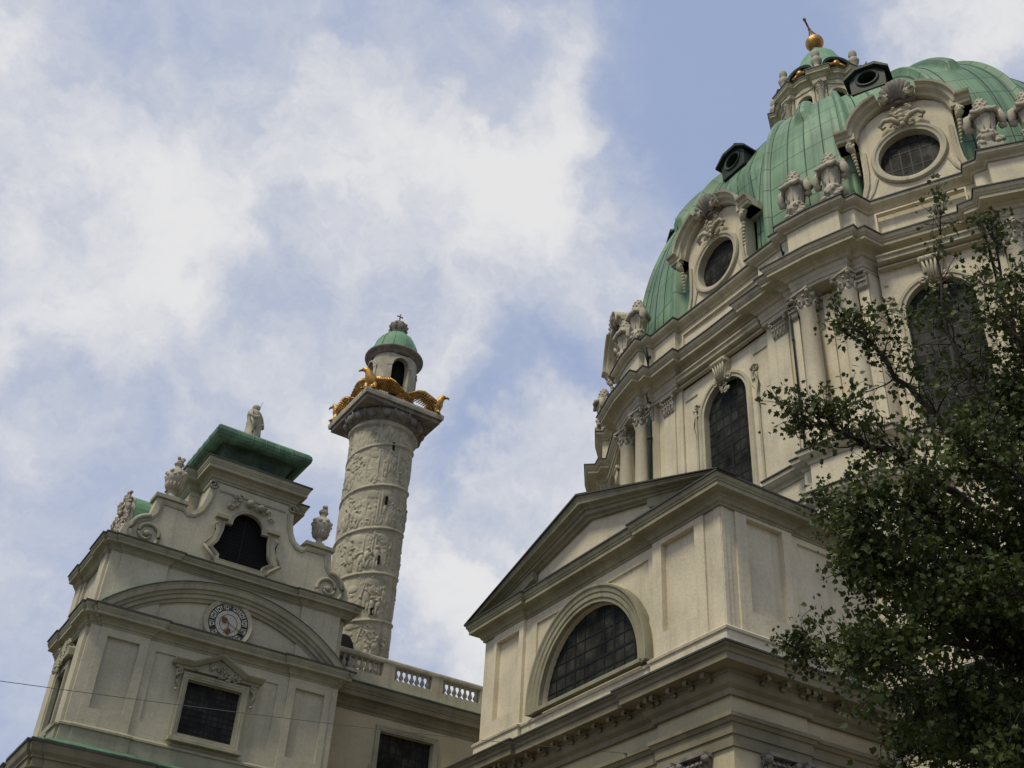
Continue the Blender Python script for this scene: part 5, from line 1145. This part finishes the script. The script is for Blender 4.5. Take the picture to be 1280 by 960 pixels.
# ------------------------------------------------------------------ the tree at the right
def tree():
    rnd = random.Random(5)
    base = Vector((12.1, 5.9, 0))
    t = thing('leafy_tree', 'young-leaved tree with dark branches filling the lower right, in front of the church', 'tree', base)
    tr = MB(); br = MB(); twigs = []
    crown_c = Vector((11.6, 6.0, 8.3))
    def curve(pts, r0, r1, mb, seg=7):
        P = [Vector(p) for p in pts]; out = []
        for i in range(len(P) - 1):
            a = P[max(i - 1, 0)]; b_ = P[i]; c = P[i + 1]; d = P[min(i + 2, len(P) - 1)]
            for k in range(6):
                q = k / 6; out.append(.5 * ((2 * b_) + (c - a) * q + (2 * a - 5 * b_ + 4 * c - d) * q * q + (3 * b_ - a - 3 * c + d) * q ** 3))
        out.append(P[-1]); out = [p + Vector((rnd.gauss(0, .02), rnd.gauss(0, .02), rnd.gauss(0, .02))) for p in out]; n = len(out)
        mb.tube(out, [r0 + (r1 - r0) * (i / (n - 1)) ** .8 for i in range(n)], seg); return out
    trunk = curve([base, base + Vector((-.1, .05, 2)), base + Vector((-.25, .15, 4)), (11.7, 6.1, 5.6), (11.4, 6.0, 7.2), (11.4, 5.9, 9.0), (11.5, 5.6, 10.2), (11.5, 5.4, 11.2)], .24, .035, tr, 12)
    limbs = [
        [(11.62, 6.1, 5.9), (10.64, 6.57, 7.7), (9.26, 6.82, 8.35), (8.52, 6.95, 8.47), (8.1, 7.05, 8.58), (7.8, 7.15, 8.52)],
        [(11.4, 6.0, 7.0), (10.73, 6.41, 8.38), (10.07, 6.53, 9.62), (9.82, 6.54, 10.52), (9.67, 6.23, 12.0)],
        [(11.35, 5.95, 8.2), (10.9, 6.2, 9.5), (10.61, 6.22, 10.7), (10.38, 6.02, 11.9)],
        [(11.65, 6.1, 5.6), (10.63, 6.57, 7.2), (9.09, 6.54, 7.62), (8.6, 6.73, 7.55), (8.25, 6.8, 7.5)],
        [(11.7, 6.1, 5.3), (10.62, 6.6, 6.8), (9.18, 6.93, 7.05), (8.7, 7.05, 7.04), (8.35, 7.1, 6.9)],
        [(11.72, 6.1, 5.1), (10.56, 6.68, 6.34), (8.96, 6.88, 6.3), (8.7, 7.0, 6.15), (8.3, 7.08, 6.0)],
        [(11.5, 6.0, 6.6), (10.63, 6.58, 8.1), (9.73, 7.02, 9.6), (9.15, 7.13, 10.2), (8.86, 7.2, 10.45)],
        [(11.75, 6.05, 4.8), (10.5, 6.78, 5.7), (9.6, 6.9, 5.77), (9.0, 7.0, 5.66)],
        [(11.7, 6.1, 4.6), (10.5, 6.2, 5.2), (9.8, 6.4, 5.2), (9.4, 6.6, 5.1)],
        [(11.72, 6.1, 4.9), (10.6, 5.9, 6.0), (9.6, 5.9, 6.5), (8.9, 6.2, 6.5)],
        [(11.6, 6.1, 5.9), (10.5, 5.9, 7.2), (9.7, 6.0, 8.0), (9.2, 6.1, 8.2)],
        [(11.5, 6.0, 6.6), (10.8, 7.2, 7.6), (10.2, 8.2, 8.4), (9.9, 8.8, 8.9)],
        [(11.7, 6.1, 5.4), (10.9, 7.3, 6.2), (10.0, 8.4, 6.8), (9.4, 8.9, 7.0)],
        [(11.4, 6.0, 7.2), (10.7, 5.8, 8.6), (10.2, 5.8, 9.6), (9.9, 5.9, 10.2)],
        [(11.72, 6.0, 5.2), (12.6, 5.0, 6.4), (13.4, 4.2, 7.4)], [(11.5, 5.9, 6.8), (12.4, 5.2, 8.2), (13.0, 4.6, 9.4)], [(11.35, 5.7, 8.6), (12.0, 5.2, 9.8), (12.4, 4.8, 10.8)],
        [(11.7, 6.0, 5.6), (12.0, 7.2, 6.8), (12.3, 8.2, 7.8)], [(11.75, 6.0, 5.0), (11.2, 4.8, 6.2), (10.7, 3.9, 7.2)], [(11.35, 5.8, 8.8), (11.9, 6.5, 10.0), (12.1, 7.0, 11.0)],
        [(11.35, 5.9, 9.2), (11.0, 6.0, 10.4), (10.75, 5.9, 11.3)],
        [(11.7, 6.1, 4.4), (10.9, 6.6, 4.7), (10.3, 6.8, 4.6), (10.0, 6.9, 4.5)],
        [(11.7, 6.1, 5.8), (10.8, 6.3, 7.0), (10.2, 6.4, 8.2), (9.9, 6.5, 9.0)],
        [(11.7, 6.1, 5.2), (10.8, 6.2, 6.1), (10.1, 6.4, 6.6), (9.5, 6.7, 6.9)],
        [(11.7, 6.1, 4.9), (10.8, 6.4, 5.4), (10.3, 6.6, 5.6), (10.0, 6.8, 5.6)],
        [(11.7, 6.1, 4.6), (10.9, 5.8, 5.0), (10.2, 5.6, 5.0), (9.7, 5.7, 4.9)], [(11.7, 6.1, 5.0), (10.9, 5.6, 5.7), (10.3, 5.3, 6.0), (9.9, 5.3, 6.1)], [(11.65, 6.1, 5.5), (10.9, 5.6, 6.6), (10.4, 5.4, 7.2), (10.0, 5.5, 7.5)],
        [(11.7, 6.2, 4.9), (11.0, 6.9, 5.4), (10.3, 7.6, 5.7), (9.8, 8.1, 5.7)], [(11.6, 6.2, 5.8), (11.0, 6.9, 6.6), (10.4, 7.4, 7.1), (9.9, 7.8, 7.4)], [(11.7, 6.1, 4.4), (11.0, 6.3, 4.4), (10.3, 6.6, 4.2), (9.7, 6.9, 4.0)],
        [(11.5, 5.9, 7.4), (11.1, 5.8, 8.6), (10.9, 5.8, 9.6), (10.6, 5.8, 10.4)], [(11.45, 5.9, 8.0), (11.1, 5.6, 9.2), (10.9, 5.5, 10.2), (10.7, 5.4, 11.0)], [(11.5, 5.95, 7.0), (11.0, 6.1, 8.0), (10.7, 6.2, 8.9), (10.4, 6.3, 9.5)],
        [(11.7, 6.1, 5.1), (10.6, 6.4, 6.0), (9.8, 6.7, 6.5), (9.2, 6.9, 6.6)], [(11.65, 6.1, 5.7), (10.6, 6.5, 6.9), (9.9, 6.8, 7.5), (9.3, 7.0, 7.8)], [(11.7, 6.1, 4.8), (10.6, 6.6, 5.3), (9.9, 6.9, 5.5), (9.5, 7.0, 5.5)],
        [(11.7, 6.1, 4.3), (11.1, 6.0, 4.3), (10.5, 6.0, 4.2), (10.0, 6.2, 4.0)], [(11.7, 6.1, 5.3), (11.2, 5.9, 6.0), (10.8, 5.9, 6.4), (10.4, 6.0, 6.7)], [(11.6, 6.1, 5.9), (11.2, 6.2, 6.8), (10.9, 6.2, 7.4), (10.5, 6.2, 7.8)],
        [(11.7, 6.1, 4.7), (11.2, 6.3, 5.1), (10.8, 6.4, 5.3), (10.3, 6.5, 5.4)], [(11.5, 6.0, 6.4), (11.0, 6.1, 7.0), (10.7, 6.2, 7.3), (10.2, 6.4, 7.4)], [(11.7, 6.1, 4.2), (11.2, 5.6, 4.3), (10.8, 5.3, 4.4), (10.4, 5.2, 4.5)],
        [(11.7, 6.0, 5.2), (11.1, 5.5, 5.9), (10.8, 5.1, 6.4), (10.5, 4.9, 6.8)], [(11.5, 6.0, 6.6), (11.0, 5.8, 7.5), (10.6, 5.7, 8.2), (10.4, 5.7, 8.8)],
    ]
    for li, L in enumerate(limbs):
        high = li in (1, 2, 20, 13); airy = li in (0, 6)
        pts = curve(L, .075, .008, br, 7)
        n = len(pts)
        for i in range(3, n):
            q = i / (n - 1)
            for rep in range(2 if high or airy else 4 if q > .2 else 2):
                if rnd.random() > (.78 if high else .85 if airy else .95 if rep == 0 else .68): continue
                d = (pts[min(i + 1, n - 1)] - pts[i - 1]).normalized()
                side = Vector((rnd.gauss(0, 1), rnd.gauss(0, 1), rnd.gauss(.15, .8))).normalized()
                dirv = (d * rnd.uniform(.3, .9) + side * rnd.uniform(.5, 1.0) + Vector((0, 0, .15))).normalized()
                Ls = rnd.uniform(.3, .85) * (1.2 - .7 * q)
                sub = [pts[i]]; cur = pts[i].copy()
                for k in range(5):
                    dirv = (dirv + Vector((rnd.gauss(0, .16), rnd.gauss(0, .16), rnd.gauss(.03, .14)))).normalized(); cur = cur + dirv * Ls / 5; sub.append(cur.copy())
                br.tube(sub, [.014 * (1.2 - q * .6) * (1 - .16 * k) for k in range(6)], 5)
                for k in range(1, 6):
                    for r2 in range(2):
                        if rnd.random() < .72:
                            dd = (dirv * .5 + Vector((rnd.gauss(0, 1), rnd.gauss(0, 1), rnd.gauss(.1, .8))).normalized()).normalized()
                            e_ = sub[k] + dd * rnd.uniform(.08, .26); br.tube([sub[k], sub[k].lerp(e_, .5) + Vector((0, 0, .01)), e_], [.005, .004, .003], 4); twigs.append((e_, dd))
                twigs.append((sub[-1], dirv))
        twigs.append((pts[-1], (pts[-1] - pts[-2]).normalized()))
    tr.build('trunk', 'bark', t); br.build('branches', 'bark', t)
    # leaves: small lobed blades in loose tufts at every twig end
    lobes = [(0, 0), (.22, .05), (.50, .22), (.34, .34), (.56, .62), (.28, .62), (.0, 1.05), (-.28, .62), (-.56, .62), (-.34, .34), (-.50, .22), (-.22, .05)]
    lv = []; lf = []
    for p, d in twigs:
        if rnd.random() < .10: continue
        for k in range(rnd.choice((3, 4, 5, 6, 7))):
            s = rnd.uniform(.034, .074) * rnd.choice((.8, 1, 1, 1.25))
            ax = (d * .5 + Vector((rnd.gauss(0, 1), rnd.gauss(0, 1), rnd.gauss(-.35, .8))).normalized()).normalized()
            sd_ = ax.cross(Vector((rnd.gauss(0, 1), rnd.gauss(0, 1), rnd.gauss(0, .6)))).normalized(); nn_ = ax.cross(sd_)
            o = p + Vector((rnd.gauss(0, .055), rnd.gauss(0, .055), rnd.gauss(0, .05))) + ax * .02; i0 = len(lv); cup = rnd.uniform(-.25, .35)
            for x, y in lobes: q = o + sd_ * (x * s) + ax * (y * s) + nn_ * (abs(x) * cup * s - .12 * y * y * s); lv.append((q.x, q.y, q.z))
            lf.append((i0, i0 + 1, i0 + 2, i0 + 3, i0 + 4, i0 + 5, i0 + 6)); lf.append((i0, i0 + 6, i0 + 7, i0 + 8, i0 + 9, i0 + 10, i0 + 11))
    b = MB(); b.v = lv; b.f = lf; b.smooth = [False] * len(lf); b.build('crown', 'leaf', t, keep=True)
    return t, len(twigs)
TR, ntw = tree(); print('twigs', ntw)
